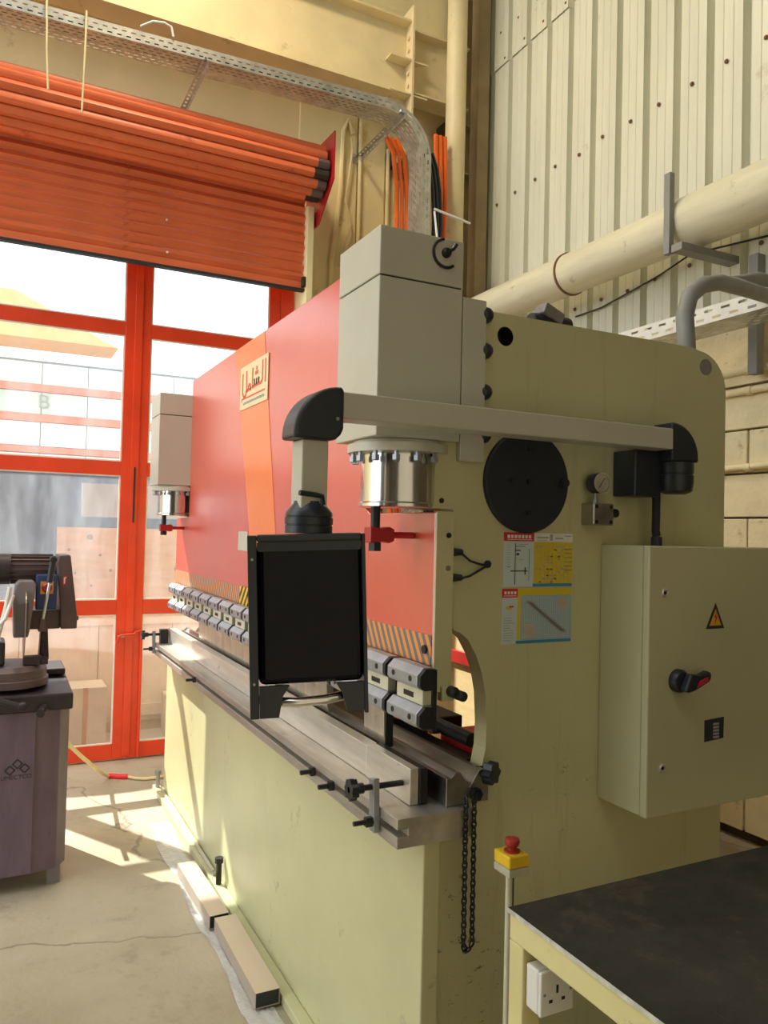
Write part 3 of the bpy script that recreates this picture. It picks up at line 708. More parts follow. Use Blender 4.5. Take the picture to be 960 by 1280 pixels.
MB().lathe([(.013, 0), (.013, -.03), (.010, -.032)], (1.073, 1.690, 1.19), 'y', 14).build('knob', 'black_plastic', B, smooth=True)
MB().box(1.051, 1.053, 2.1, 4.45, 1.66, 2.40).build('ram_backing', 'black_oxide', B)
MB().box(.9972, .9998, 1.698, 4.745, 1.266, 1.341).build('hazard_strip', 'hazard', B)
MB().box(.9940, .9970, 3.25, 3.37, 1.262, 1.345).build('warning_patch', 'hazard_gold', B)
MB().lathe([(.011, 0), (.011, -.006)], (.997, 1.725, 1.303), 'x', 12).build('screw', 'black_oxide', B)
MB().prism([(3.565, RZ1-.002), (3.132, RZ1-.002), (2.862, 1.343), (3.185, 1.343)], 'x', .9985, .9998).build('slanted_stripe', 'orange_stripe', B)  # flat slanted orange band across the ram face
MB().box(.9975, .9998, 3.29, 3.43, 1.50, 1.585).build('data_plate', 'housing_cream', B)
# logo plate
lp = MB().prism([(3.06, 2.13), (3.455, 2.13), (3.455, 2.325), (3.06, 2.325)], 'x', .9945, .9984).build('logo_plate', 'logo_cream', B, bevel=.002)
def stroke(mb, pts, w):
    for (a, b), (c, d) in zip(pts, pts[1:]):
        mb.bar((.9938, a, b), (.9938, c, d), .0014, w, up=(0, -(d-b), (c-a)))
mb = MB(); U = lambda u, v: (3.435-.355*u, 2.145+.165*v)   # u: 0 at the far (left in view) end, v: up
for pts in ([(.97, .38), (.97, .98)], [(.86, .98), (.86, .46), (.80, .42), (.72, .42)],
            [(.72, .42), (.72, .60), (.72, .42), (.64, .42), (.64, .60), (.64, .42), (.55, .42), (.55, .60), (.55, .42), (.47, .40)],
            [(.47, .40), (.47, .92)], [(.42, .38), (.37, .52), (.31, .50), (.31, .40), (.42, .38)], [(.31, .40), (.24, .36), (.22, .92)],
            [(.22, .40), (.20, .26), (.12, .24), (.06, .36), (.06, .90)]):
    stroke(mb, [U(*p) for p in pts], .0125)
for p in ((.67, .74), (.60, .74), (.635, .86)): q = U(*p); mb.box(.9932, .9944, q[0]-.008, q[0]+.008, q[1]-.008, q[1]+.008)
mb.build('emblem_lettering', 'logo_red', lp)
mb = MB(); stroke(mb, [U(.03, .20), U(.95, .20)], .006); stroke(mb, [U(.03, .20), U(.03, .12)], .006); mb.build('emblem_rule', 'logo_red', lp)
mb = MB()
for k in range(17): stroke(mb, [U(.10+.05*k, .06+.01*(k % 2)), U(.135+.05*k, .06+.01*(k % 2))], .010)
mb.build('fine_print', 'print_grey', lp)

# cylinder housings (near one, then its copy at the far end)
def housing(y0, sgn):
    y1 = y0+.245
    h = MB().box(.82, 1.058, y0, y1, 1.832, 2.222).build('cylinder_housing', 'housing_cream', B, bevel=.003)
    MB().box(.8195, 1.0585, y0-.0005, y1+.0005, 2.2255, 2.345).build('housing_cap', 'housing_cream', h, bevel=.003)
    MB().box(.824, 1.054, y0+.004, y1-.004, 2.2215, 2.226).build('cap_seam', 'black_oxide', h)
    cx, cy = .949, (y0+y1)/2
    c = MB().lathe([(.100, 1.662-1.66), (.104, .004), (.104, .012), (.100, .016), (.100, .155)], (cx, cy, 1.66), 'z', 48).build('cylinder', 'chrome', B, smooth=True)
    MB().lathe([(.135, 0), (.135, .022), (.120, .0225), (.120, .0305)], (cx, cy, 1.8005), 'z', 40).build('cylinder_flange', 'housing_cream', c, smooth=True)
    b0 = None
    for k in range(14):
        a = 2*math.pi*(k+.3)/14; p = (cx+.120*math.cos(a), cy+.120*math.sin(a), 1.776)
        if b0 is None: b0 = MB().lathe([(.008, 0), (.0105, .002), (.0105, .015), (.006, .015), (.006, .025)], p, 'z', 6).build('flange_bolt', 'clamp_steel', c); b_p = Vector(p)
        else: k2 = b0.copy(); COL.objects.link(k2); k2.parent = c; k2.location = Vector(p)-b_p
    r = MB().cyl((.885, cy, 1.565), (.885, cy, 1.662), .0125, n=14).build('stop_rod', 'black_oxide', B, smooth=True)
    MB().prism([(.862, 1.570), (.900, 1.574), (.918, 1.570), (.932, 1.576), (.932, 1.606), (.918, 1.612), (.900, 1.608), (.862, 1.612)], 'y', cy-.020, cy+.020).cyl((.932, cy, 1.591), (.9995, cy, 1.591), .009, n=12).build('stop_clamp', 'deep_red', r, bevel=.003)
    MB().lathe([(.018, 0), (.018, .022)], (.885, cy, 1.5495), 'z', 6).build('stop_nut', 'black_oxide', r)
    MB().box(1.06, 1.30, cy-.10, cy+.30*sgn+.02, 1.67, 1.82).build('cylinder_pocket', 'black_oxide', B)
    return h
h1 = housing(1.68, 1); h2 = housing(4.425, -1)
MB().box(1.0605, 1.132, 1.68, 1.6995, 1.785, 2.205).build('housing_flange', 'housing_cream', B, bevel=.002)
MB().box(.93, 1.06, 1.712, 1.80, 1.79, 1.8305).build('seat_block', 'black_oxide', B)
dl = MB().lathe([(.030, 0), (.030, -.0015)], (1.003, 1.6795, 2.305), 'y', 24).build('level_port', 'housing_cream', h1, smooth=True)
pts = [(1.003+.036*math.cos(math.radians(a)), 1.6765, 2.305+.036*math.sin(math.radians(a))) for a in range(100, 321, 15)]
MB().tube(pts, .0035, 8).lathe([(.013, 0), (.013, -.006), (.009, -.014)], (1.004, 1.678, 2.306), 'y', 14).tube([(1.004, 1.668, 2.306), (1.018, 1.664, 2.316), (1.026, 1.663, 2.328)], .005, 8).build('port_plug', 'black_oxide', h1, smooth=True)
for z in (2.172, 2.078, 1.97, 1.857):
    MB().lathe([(.021, 0), (.021, -.010), (.017, -.019), (.009, -.024), (.002, -.0255)], (1.139, NY, z), 'y', 18).build('bolt_cap', 'black_plastic', B, smooth=True)
# round cover on the side frame
cv = MB().lathe([(.137, 0), (.137, -.012), (.133, -.016), (.02, -.016)], (1.281, NY, 1.742), 'y', 56).build('round_cover', 'dark_disc', B, smooth=True)
for (x, z) in ((1.281, 1.742), (1.225, 1.745), (1.281, 1.66), (1.281, 1.83)):
    MB().lathe([(.007, 0), (.007, -.005)], (x, NY-.016, z), 'y', 12).build('cover_screw', 'black_oxide', cv)
MB().lathe([(.009, 0), (.009, -.008), (.012, -.008), (.012, -.016)], (1.395, NY-.016, 1.744), 'y', 12).build('cover_knob', 'black_plastic', cv, smooth=True)
# pressure gauge on its valve block
g = MB().box(1.476, 1.548, 1.648, NY, 1.632, 1.692).build('gauge_block', 'steel', B, bevel=.003)
for (x, z) in ((1.486, 1.683), (1.538, 1.683), (1.486, 1.641), (1.538, 1.641)): MB().lathe([(.0055, 0), (.0055, -.001)], (x, 1.648, z), 'y', 10).build('block_screw', 'black_oxide', g)
MB().lathe([(.008, 0), (.008, .012), (.005, .012), (.005, .028)], (1.497, 1.665, 1.692), 'z', 6).build('gauge_stem', 'steel', g)
gd = MB().lathe([(.026, .015), (.028, .012), (.028, -.018), (.026, -.022), (.0235, -.022), (.0235, -.019)], (1.50, 1.665, 1.748), 'y', 32).build('gauge_case', 'black_plastic', g, smooth=True)
MB().lathe([(.0235, 0), (.0235, -.0015)], (1.50, 1.6455, 1.748), 'y', 32).build('gauge_dial', 'gauge_face', g)
MB().lathe([(.028, 0), (.0285, -.003), (.0245, -.0035), (.0240, -.001)], (1.50, 1.6445, 1.748), 'y', 32).build('gauge_bezel', 'bright_steel', g, smooth=True)
MB().bar((1.490, 1.6435, 1.735), (1.509, 1.6435, 1.762), .001, .002, up=(-1, 0, .7)).build('gauge_needle', 'print_ink', g)
MB().lathe([(.007, 0), (.007, .010), (.012, .012), (.012, .032), (.009, .035)], (1.548, 1.672, 1.667), 'x', 12).build('gauge_port', 'black_oxide', g, smooth=True)
# charts stuck to the side frame
CM = ['print_pale', 'print_red', 'print_yellow', 'print_blue', 'print_ink', 'print_white', 'print_grid', 'print_tan', 'print_grey']
def chart(name, x0, x1, z0, z1, kind):
    W_, H_ = x1-x0, z1-z0; mb = MB()
    mb.box(x0, x1, NY-.0012, NY, z0, z1, 0)
    def q(a, b, c, d, mi, lv=1): mb.box(x0+a*W_, x0+b*W_, NY-.0012-.0004*lv, NY-.0012, z0+c*H_, z0+d*H_, mi)
    rnd = random.Random(3 if kind else 4)
    if kind == 0:
        q(.0, .43, .84, 1.0, 1); q(.43, 1.0, .84, 1.0, 5)
        q(.43, 1.0, .06, .83, 2); q(.42, 1.0, .0, .055, 3)
        for k in range(7): q(.05+.05*k, .085+.05*k, .895, .955, 5, 2)
        q(.05, .40, .865, .875, 5, 2)
        for k in range(12): q(.44, .99, .11+.06*k, .114+.06*k, 7, 2)
        for k in range(9): q(.47+.058*k, .473+.058*k, .06, .83, 7, 2)
        for k in range(46):
            a = .45+.055*rnd.randrange(9); c = .075+.06*rnd.randrange(12); q(a, a+.035, c, c+.018, 8, 3)
        for k in range(6): q(.88, .99, .70-.08*k, .708-.08*k, 4, 3)
        for a, b, c, d in ((.16, .17, .04, .80), (.10, .34, .28, .30), (.30, .315, .22, .36), (.16, .30, .74, .75), (.22, .34, .78, .785), (.36, .365, .10, .70), (.16, .24, .66, .68), (.18, .22, .58, .62), (.22, .28, .50, .505), (.05, .10, .36, .37)): q(a, b, c, d, 4)
        for k in range(9): q(.04, .09, .40+.045*k, .408+.045*k, 8)
        for a, b, c, d in ((.47, .64, .90, .93), (.66, .70, .86, .98), (.74, .86, .89, .92), (.88, .98, .94, .96), (.47, .62, .86, .87)): q(a, b, c, d, 8, 2)
    else:
        q(.0, .215, .84, 1.0, 1); q(.215, .26, .06, 1.0, 2); q(.26, 1.0, .88, 1.0, 2); q(.20, 1.0, 0, .055, 3); q(.265, 1.0, .06, .875, 6)
        for k in range(4): q(.03+.045*k, .06+.045*k, .90, .95, 5, 2)
        q(.02, .20, .865, .875, 5, 2)
        for k in range(22): q(.28, .97, .10+.035*k, .104+.035*k, 0, 2)
        for k in range(24): q(.285+.029*k, .288+.029*k, .08, .86, 0, 2)
        for k in range(15): q(.33+.036*k, .43+.036*k, .72-.04*k, .78-.04*k, 8, 3)
        q(.32, .47, .12, .34, 7, 4); q(.79, .94, .62, .82, 7, 4)
        for k in range(4): q(.35, .44, .16+.04*k, .17+.04*k, 8, 5); q(.81, .92, .66+.035*k, .67+.035*k, 8, 5)
        q(.06, .14, .62, .68, 2, 2); q(.10, .16, .66, .69, 1, 3)
        for k in range(10): q(.03, .12+.07*rnd.random(), .06+.045*k, .072+.045*k, 8, 2)
    return mb.build(name, CM, B)
chart('tonnage_chart', 1.214, 1.446, 1.461, 1.606, 0)
chart('bending_chart', 1.212, 1.446, 1.309, 1.456, 1)
# sensor leads at the ram end
for z in (1.552, 1.487):
    c = MB().tube([(1.057, 1.69, z), (1.075, 1.688, z-.002), (1.10, 1.685, z-(.022 if z > 1.5 else -.004)), (1.13, 1.688, z-(.030 if z > 1.5 else -.018)), (1.152, 1.69, 1.519 if z > 1.5 else 1.515), (1.163, 1.70, 1.521)], .003, 8).build('sensor_lead', 'rubber', B, smooth=True)
    MB().cyl((1.053, 1.69, z), (1.078, 1.69, z), .011, .008, 12).build('plug_body', 'black_plastic', c, smooth=True)
MB().lathe([(.010, 0), (.010, -.006), (.006, -.008)], (1.163, NY, 1.521), 'y', 14).build('grommet', 'rubber', B, smooth=True)

# tool clamps along the ram
CP = .1882
cl0 = MB().prism([(.958, 1.212), (.944, 1.219), (.940, 1.226), (.940, 1.250), (.958, 1.268), (.985, 1.268), (.985, 1.212)], 'y', 1.664, 1.664+.158).build('tool_clamp', 'clamp_steel', B, bevel=.0015)
for dz in (0, .094):
    MB().prism([(.957, 1.213-dz), (.946, 1.219-dz), (.942, 1.226-dz), (.942, 1.249-dz), (.958, 1.266-dz), (.984, 1.266-dz), (.984, 1.213-dz)], 'y', 1.652, 1.6635).build('clamp_end_shade', 'black_oxide', cl0, bevel=.002)  # black plates put the shade of the near end faces into colour
MB().prism([(.958, 1.118), (.944, 1.125), (.940, 1.132), (.940, 1.156), (.958, 1.174), (.985, 1.174), (.985, 1.118)], 'y', 1.664, 1.664+.158).build('clamp_bar', 'clamp_steel', cl0, bevel=.0015)
MB().box(.960, .985, 1.668, 1.805, 1.1745, 1.2115).build('clamp_insert', 'clamp_ivory', cl0, bevel=.002)
MB().box(.9585, .961, 1.715, 1.765, 1.186, 1.199).build('insert_slot', 'black_oxide', cl0)
MB().box(.9855, .9985, 1.664, 1.845, 1.108, 1.2615).build('clamp_body', 'black_oxide', cl0, bevel=.002)
for y in (1.698, 1.788):
    for z in (1.238, 1.144): MB().lathe([(.0075, 0), (.0075, -.0015)], (.940, y, z), 'x', 10).build('clamp_screw', 'black_oxide', cl0)
for k in range(1, 16): move_copy(cl0, (0, k*CP, 0), B)
# punches
def punch(y0, y1):
    return MB().prism([(.995, 1.1), (1.02, 1.1), (1.02, 1.03), (1.012, 1.003), (1.008, 1.003), (.998, 1.03)], 'y', y0, y1)
punch(1.945, 2.075).build('punch', 'punch_steel', B, bevel=.001)
MB().box(1.0, 1.022, 1.938, 1.944, 1.0, 1.105).build('punch_side', 'black_oxide', B)
yy = 2.36
for L in (.42, .415, .415, .50): punch(yy, yy+L-.003).build('punch', 'punch_steel', B, bevel=.001); yy += L
# die, rails
MB().box(.952, .990, 1.96, 4.66, .921, 1.006).build('die_rail', 'bright_steel', B, bevel=.002)
MB().box(.950, .975, 1.705, 1.957, .921, 1.012).build('die_rail_block', 'bright_steel', B, bevel=.002)
MB().box(.976, .998, 1.70, 1.957, .921, 1.010).build('die_clamp_plate', 'black_oxide', B, bevel=.002)
MB().prism([(1.03, .921), (1.155, .921), (1.155, .985), (1.142, 1.002), (1.128, 1.002), (1.098, .962), (1.070, 1.002), (1.056, 1.002), (1.043, .990), (1.03, .99)], 'y', 1.662, 4.66).build('v_die', 'steel', B, bevel=.001)
MB().cyl((1.195, 1.80, 1.035), (1.195, 4.60, 1.035), .020, n=16).build('gauge_bar', 'black_oxide', B, smooth=True)
MB().box(1.16, 1.22, 1.80, 4.60, .90, .985).build('rear_rail', 'black_oxide', B, bevel=.003)
MB().box(1.225, 1.36, 1.80, 2.02, .93, 1.012).build('backgauge_carriage', 'deep_red', B, bevel=.006)
MB().box(1.225, 1.33, 2.06, 2.6, .985, 1.035).build('backgauge_beam', 'black_oxide', B, bevel=.004)
k = MB().cyl((1.135, 1.69, .993), (1.150, 1.665, .992), .010, n=12).build('die_screw', 'black_oxide', B, smooth=True)
mb = MB(Matrix.Translation((1.158, 1.655, .992)) @ Matrix.Rotation(math.radians(25), 4, 'Z'))
pts = []
for i in range(24):
    a = 2*math.pi*i/24; r = .026+.004*math.cos(6*a); pts.append((r*math.cos(a), r*math.sin(a)))
mb.prism(pts, 'y', -.012, .012).cyl((0, .012, 0), (0, .03, 0), .013, n=12); mb.build('star_knob', 'black_plastic', k, smooth=True)
MB().lathe([(.016, 0), (.016, -.018), (.008, -.018), (.008, -.024)], (1.112, 1.662, .945), 'y', 6).build('hex_nut', 'black_oxide', B)
# adjusting clamps at both ends of the table
def adjuster(y):
    a = MB().prism([(y-.012, .860), (y+.016, .860), (y+.022, .985), (y-.004, .990)], 'x', .862, .879).build('end_clamp', 'clamp_steel', B, bevel=.002)
    MB().cyl((.80, y+.006, .968), (.948, y+.006, .968), .0075, n=12).build('clamp_spindle', 'black_oxide', a, smooth=True)
    pts = [((.024+.003*math.cos(7*t))*math.cos(t)+y+.006, (.024+.003*math.cos(7*t))*math.sin(t)+.968) for t in [2*math.pi*i/28 for i in range(28)]]
    MB().prism(pts, 'x', .800, .818).cyl((.818, y+.006, .968), (.838, y+.006, .968), .013, n=12).build('clamp_knob', 'black_plastic', a, smooth=True)
    MB().lathe([(.006, -.05), (.006, -.018), (.013, -.018), (.013, 0)], (.862, y, .886), 'x', 6).build('clamp_nut', 'black_oxide', a)
adjuster(1.735); adjuster(4.66)
MB().box(.90, .945, 4.62, 4.665, .921, 1.0).build('end_stop', 'black_oxide', B, bevel=.002)
for y in (2.02, 2.16, 3.66):
    MB().lathe([(.007, -.045), (.007, -.014), (.014, -.014), (.014, 0)], (.880, y, .886), 'x', 6).build('slot_bolt', 'black_oxide', B)
MB().box(1.06, 1.385, 1.86, 2.10, 1.83, 2.16).build('hole_shade_box', 'black_oxide', B)  # black box added behind the frame hole to stand for its shade
# rear body: oil tank and tie beams between the side frames
MB().box(1.40, 1.90, 1.76, 4.675, 1.74, 2.14).build('oil_tank', 'machine_cream', B, bevel=.006)
MB().box(1.30, 1.36, 1.76, 4.675, .05, .60).build('rear_plate', 'machine_cream', B, bevel=.004)
va = MB().box(1.47, 1.60, 1.92, 1.99, 2.141, 2.24).build('valve_manifold', 'saw_dark', B, bevel=.008)
MB().lathe([(.012, -.095), (.028, -.088), (.032, -.05), (.032, .055), (.024, .06)], (1.565, 1.95, 2.262), 'x', 20).build('valve_motor', 'rubber', va, smooth=True)
mb = MB(Matrix.Translation((1.535, 1.94, 2.287)) @ Matrix.Rotation(math.radians(22), 4, 'Y')); mb.box(-.035, .045, -.028, .03, -.012, .024).build('terminal_box', 'saw_grey', va, bevel=.005)
MB().tube([(1.435, 1.93, 2.15), (1.445, 1.92, 2.235), (1.465, 1.92, 2.255), (1.49, 1.92, 2.25)], .012, 8).build('valve_hose', 'rubber', va, smooth=True)
# anchor and jacking bolts on the base ledge
for (x, y, h, m) in ((.945, 4.80, .10, 'clamp_steel'), (.945, 3.40, .115, 'black_oxide')):
    bo = MB().lathe([(.0125, 0), (.0125, h-.022), (.019, h-.022), (.019, h)], (x, y, .0352), 'z', 8).build('jacking_bolt', m, B)

# chain hanging at the end of the bed
def chain():
    mb = MB(); n = 10
    def link(c, d, turn):
        d = Vector(d).normalized(); u = Vector((1, 0, 0)) if turn else Vector((0, 1, 0)); u = (u-d*u.dot(d)).normalized()
        pts = [Vector(c)+d*(.0105*math.sin(t))+u*(.0062*math.cos(t)) for t in [2*math.pi*i/n for i in range(n)]]
        mb.tube(pts+[pts[0]], .0024, 5)
    path = []
    z = .945
    while z > .595: path.append((1.066+.004*(.945-z), 1.628, z)); z -= .0145
    path += [(1.070, 1.628, .585), (1.078, 1.628, .577)]
    z = .592
    while z < .945: path.append((1.092-.004*(z-.59), 1.628, z)); z += .0145
    for i, p in enumerate(path):
        a = Vector(path[max(0, i-1)]); b = Vector(path[min(len(path)-1, i+1)]); link(p, b-a, i % 2)
    return mb.build('hanging_chain', 'black_oxide', smooth=True)
tag(chain(), 'black steel chain hanging in a loop from the bed end', 'chain')

# ================================================================== CONTROL PENDANT
cp = thing('control_pendant', (.62, 1.60, 1.21), 'black control pendant hanging from a cream swivel arm', 'control pendant')
MB().box(.681, 1.678, 1.560, 1.632, 1.846, 1.904).build('swivel_arm', 'housing_cream', cp, bevel=.003)
def elbow(c, r_in, r_out, a0, a1, y0, y1, n=12):
    pts = arc(c[0], c[1], r_out, a0, a1, n)+arc(c[0], c[1], r_in, a1, a0, n)
    return MB().prism(pts, 'y', y0, y1)
# left elbow: rounded black corner casting
pl = [(.682, 1.908)]+arc(.675, 1.805, .108, 90, 176, 12)+[(.566, 1.795), (.652, 1.795), (.664, 1.797), (.676, 1.808), (.682, 1.822)]
MB().prism(pl, 'y', 1.553, 1.640).build('elbow', 'black_plastic', cp, bevel=.010, seg=3)
MB().lathe([(.004, 0), (.004, -.0015)], (.665, 1.553, 1.842), 'y', 10).build('elbow_screw', 'steel', cp)
MB().box(.590, .652, 1.566, 1.630, 1.63, 1.795).build('drop_post', 'housing_cream', cp, bevel=.004)
bo = MB().lathe([(.052, 0), (.052, .016), (.050, .017), (.050, .019), (.053, .020), (.053, .034), (.050, .035), (.050, .037), (.052, .038), (.051, .046), (.034, .066), (.034, .070)], (.622, 1.598, 1.592), 'z', 28).build('swivel_boot', 'black_plastic', cp, smooth=True)
MB().tube([(.635, 1.552, 1.655), (.63, 1.545, 1.672), (.615, 1.540, 1.674), (.575, 1.535, 1.677)], .006, 8).build('clamp_lever', 'black_plastic', bo, smooth=True)
PM = Matrix.Translation((.6265, 1.60, 1.40)) @ Matrix.Rotation(math.radians(-17), 4, 'Z') @ Matrix.Rotation(math.radians(-2.6), 4, 'Y') @ Matrix.Diagonal((.93, 1, 1, 1)) @ Matrix.Translation((0, 0, -1.40))
MB(PM).box(-.1163, .1223, -.055, .058, 1.274, 1.575).build('screen_body', 'black_gloss', cp, bevel=.014, seg=3)
MB(PM).box(-.116, .122, -.066, .066, 1.5755, 1.5915).build('top_cap', 'black_plastic', cp, bevel=.004)
MB(PM).prism([(-.116, 1.5754), (.122, 1.5754), (.122, 1.560), (.118, 1.556), (-.112, 1.556), (-.116, 1.560)], 'y', -.060, -.0553).build('cap_lip', 'black_plastic', cp)
for sx in (-1, 1):
    x0, x1 = (-.137, -.1165) if sx < 0 else (.1225, .131)
    MB(PM).box(x0, x1, -.062, .060, 1.207, 1.590).build('side_plate', 'black_plastic', cp, bevel=.002)
    foot = [(-.116, 1.273), (-.116, 1.207), (-.073, 1.207), (-.064, 1.250), (-.048, 1.273)] if sx < 0 else [(.122, 1.273), (.122, 1.212), (.082, 1.212), (.072, 1.250), (.058, 1.273)]
    MB(PM).prism(foot, 'y', -.058, -.046).build('corner_foot', 'black_plastic', cp)
for z in (1.54, 1.28): MB(PM).lathe([(.003, 0), (.003, -.002)], (-.127, -.062, z), 'y', 8).build('plate_screw', 'steel', cp)
MB(PM).tube([(-.115, -.02, 1.240), (-.08, -.036, 1.236), (-.03, -.045, 1.234), (.03, -.042, 1.236), (.08, -.030, 1.241), (.121, -.012, 1.248)], .0105, 12).build('handle', 'chrome', cp, smooth=True)
# machine-side joint of the arm
MB().box(1.590, 1.690, 1.612, 1.699, 1.716, 1.845).build('wall_bracket', 'black_plastic', cp, bevel=.004)
pr = [(1.679, 1.845), (1.679, 1.906), (1.640, 1.915), (1.655, 1.922), (1.69, 1.924)]+arc(1.690, 1.826, .098, 85, 0, 10)+[(1.788, 1.815), (1.70, 1.815), (1.70, 1.845)]
pr = [(1.679, 1.815), (1.679, 1.922)]+arc(1.686, 1.826, .097, 90, 0, 10)+[(1.783, 1.815)]
MB().prism(pr, 'y', 1.563, 1.640).build('arm_joint', 'black_plastic', cp, bevel=.008, seg=3)
MB().lathe([(.030, 0), (.046, .008), (.050, .03), (.050, .052), (.047, .053), (.047, .057), (.050, .058), (.050, .088)], (1.733, 1.602, 1.726), 'z', 28).build('swivel_base', 'black_plastic', cp, smooth=True)
MB().tube([(1.700, 1.640, 1.72), (1.700, 1.640, 1.66), (1.697, 1.638, 1.62), (1.698, 1.635, 1.605)], .012, 10).build('cable_hose', 'rubber', cp, smooth=True)
MB().lathe([(.016, 0), (.016, .022), (.013, .026)], (1.698, 1.635, 1.5785), 'z', 10).build('cable_gland', 'black_plastic', cp, smooth=True)

# ================================================================== ELECTRICAL CABINET
ec = thing('electrical_cabinet', (1.86, 1.6, .865), 'cream electrical cabinet with warning triangle mounted on the press side', 'cabinet')
CX0, CX1, CZ0, CZ1 = 1.551, 2.20, .866, 1.578
MB().box(CX0, CX1, 1.540, 1.699, CZ0, CZ1).build('cabinet_body', 'cabinet_cream', ec, bevel=.003)
dr = MB().box(CX0-.001, CX1+.001, 1.515, 1.5385, CZ0-.001, CZ1+.001).build('cabinet_door', 'cabinet_cream', ec, bevel=.004)
for z in (1.455, .993):
    MB().lathe([(.0115, 0), (.0115, -.004), (.0085, -.006), (.0085, -.003)], (1.604, 1.515, z), 'y', 20).build('lock', 'bright_steel', dr, smooth=True)
    MB().lathe([(.005, 0), (.005, -.0045)], (1.604, 1.515, z), 'y', 10).build('lock_core', 'black_oxide', dr)
MB().prism([(1.762, 1.3535), (1.834, 1.3535), (1.799, 1.4245)], 'y', 1.5138, 1.515).build('warning_sign', 'print_ink', dr)
MB().prism([(1.775, 1.362), (1.821, 1.362), (1.799, 1.407)], 'y', 1.5132, 1.5138).build('warning_field', 'switch_yellow', dr)
MB().prism([(1.802, 1.402), (1.793, 1.383), (1.799, 1.384), (1.795, 1.364), (1.806, 1.388), (1.800, 1.387)], 'y', 1.5126, 1.5132).build('lightning_bolt', 'print_red', dr)
mb = MB().lathe([(.031, 0), (.031, -.014), (.026, -.022)], (1.655, 1.515, 1.220), 'y', 28).build('main_switch', 'black_plastic', dr, smooth=True)
MB().prism([(1.640, 1.200), (1.655, 1.194), (1.676, 1.198), (1.728, 1.218), (1.737, 1.228), (1.736, 1.243), (1.725, 1.247), (1.700, 1.238), (1.660, 1.243)], 'y', 1.470, 1.4935).build('switch_grip', 'black_plastic', dr, bevel=.005)
MB().prism([(1.680, 1.206), (1.720, 1.222), (1.722, 1.233), (1.690, 1.224)], 'y', 1.468, 1.4702).build('grip_insert', 'print_red', dr)
MB().prism([(1.762, 1.045), (1.836, 1.050), (1.838, 1.108), (1.762, 1.104)], 'y', 1.5138, 1.515).build('rating_label', 'print_ink', dr)
mb = MB()
for k in range(5): mb.box(1.795, 1.818, 1.5132, 1.5138, 1.052+.009*k, 1.058+.009*k)
mb.build('rating_print', 'print_grey', dr)

# ================================================================== EMERGENCY STOP POST
es = thing('emergency_stop_post', (1.10, 1.46, 0), 'yellow emergency stop box on a thin post behind the workbench', 'emergency stop')
MB().cyl((1.088, 1.475, .01), (1.088, 1.475, .822), .008, n=12).build('post', 'clamp_ivory', es, smooth=True)
MB().cyl((1.106, 1.488, .01), (1.106, 1.488, .822), .0045, n=8).build('cable', 'rubber', es, smooth=True)
MB().lathe([(.09, 0), (.09, .01)], (1.088, 1.475, 0), 'z', 24).build('foot', 'black_oxide', es)
MB().box(1.070, 1.126, 1.450, 1.512, .8225, .841).build('box_base', 'estop_grey', es, bevel=.003)
MB().box(1.070, 1.126, 1.450, 1.512, .8415, .870).build('box_lid', 'estop_yellow', es, bevel=.004)
MB().lathe([(.019, 0), (.019, .003), (.010, .003), (.010, .010), (.014, .013), (.018, .022), (.016, .029), (.008, .032)], (1.098, 1.48, .8701), 'z', 22).build('mushroom_button', 'estop_red', es, smooth=True)

# ================================================================== WORKBENCH
wbh = thing('workbench', (1.75, .5, 0), 'welded workbench with stained dark steel top and yellow frame', 'workbench')
BX0, BX1, BY0, BY1 = .955, 2.70, -.75, 1.297
MB().box(BX0, BX1, BY0, BY1, .842, .850).build('bench_top', 'bench_steel', wbh, bevel=.0012)
MB().box(BX0-.0015, BX0-.0002, BY0, BY1, .841, .850).build('worn_edge', 'bench_worn_edge', wbh)
T = .045
MB().box(BX0+.002, BX0+.002+T, BY0+.01, BY1-.004, .790, .8415).build('side_rail', 'bench_paint', wbh, bevel=.003)
MB().box(BX1-.05, BX1-.005, BY0+.01, BY1-.004, .790, .8415).build('side_rail', 'bench_paint', wbh, bevel=.003)
for y in (BY0+.01, BY1-.004-T): MB().box(BX0+.005+T, BX1-.055, y, y+T, .790, .8415).build('cross_rail', 'bench_paint', wbh, bevel=.003)
for x in (BX0+.002, BX1-.05):
    for y in (BY0+.01, BY1-.004-T): MB().box(x, x+T, y, y+T, 0, .7895).build('leg', 'bench_paint', wbh, bevel=.003)
so_ = thing('socket_outlet', (1.0, 1.225, .68), 'white surface mounted mains socket fixed to the bench leg', 'socket')
MB().box(.962, 1.042, 1.2065, 1.243, .682, .766).build('back_box', 'socket_white', so_, bevel=.004)
MB().box(.962, 1.042, 1.197, 1.206, .682, .766).build('faceplate', 'socket_white', so_, bevel=.003)
for (a, b, c, d) in ((.999, 1.004, .722, .737), (.982, .990, .706, .712), (1.012, 1.020, .706, .712)):
    MB().box(a, b, 1.1962, 1.1972, c, d).build('pin_hole', 'black_oxide', so_)
for x in (.971, 1.034): MB().lathe([(.003, 0), (.003, -.0012)], (x, 1.197, .724), 'y', 8).build('plate_screw', 'conduit_grey', so_)

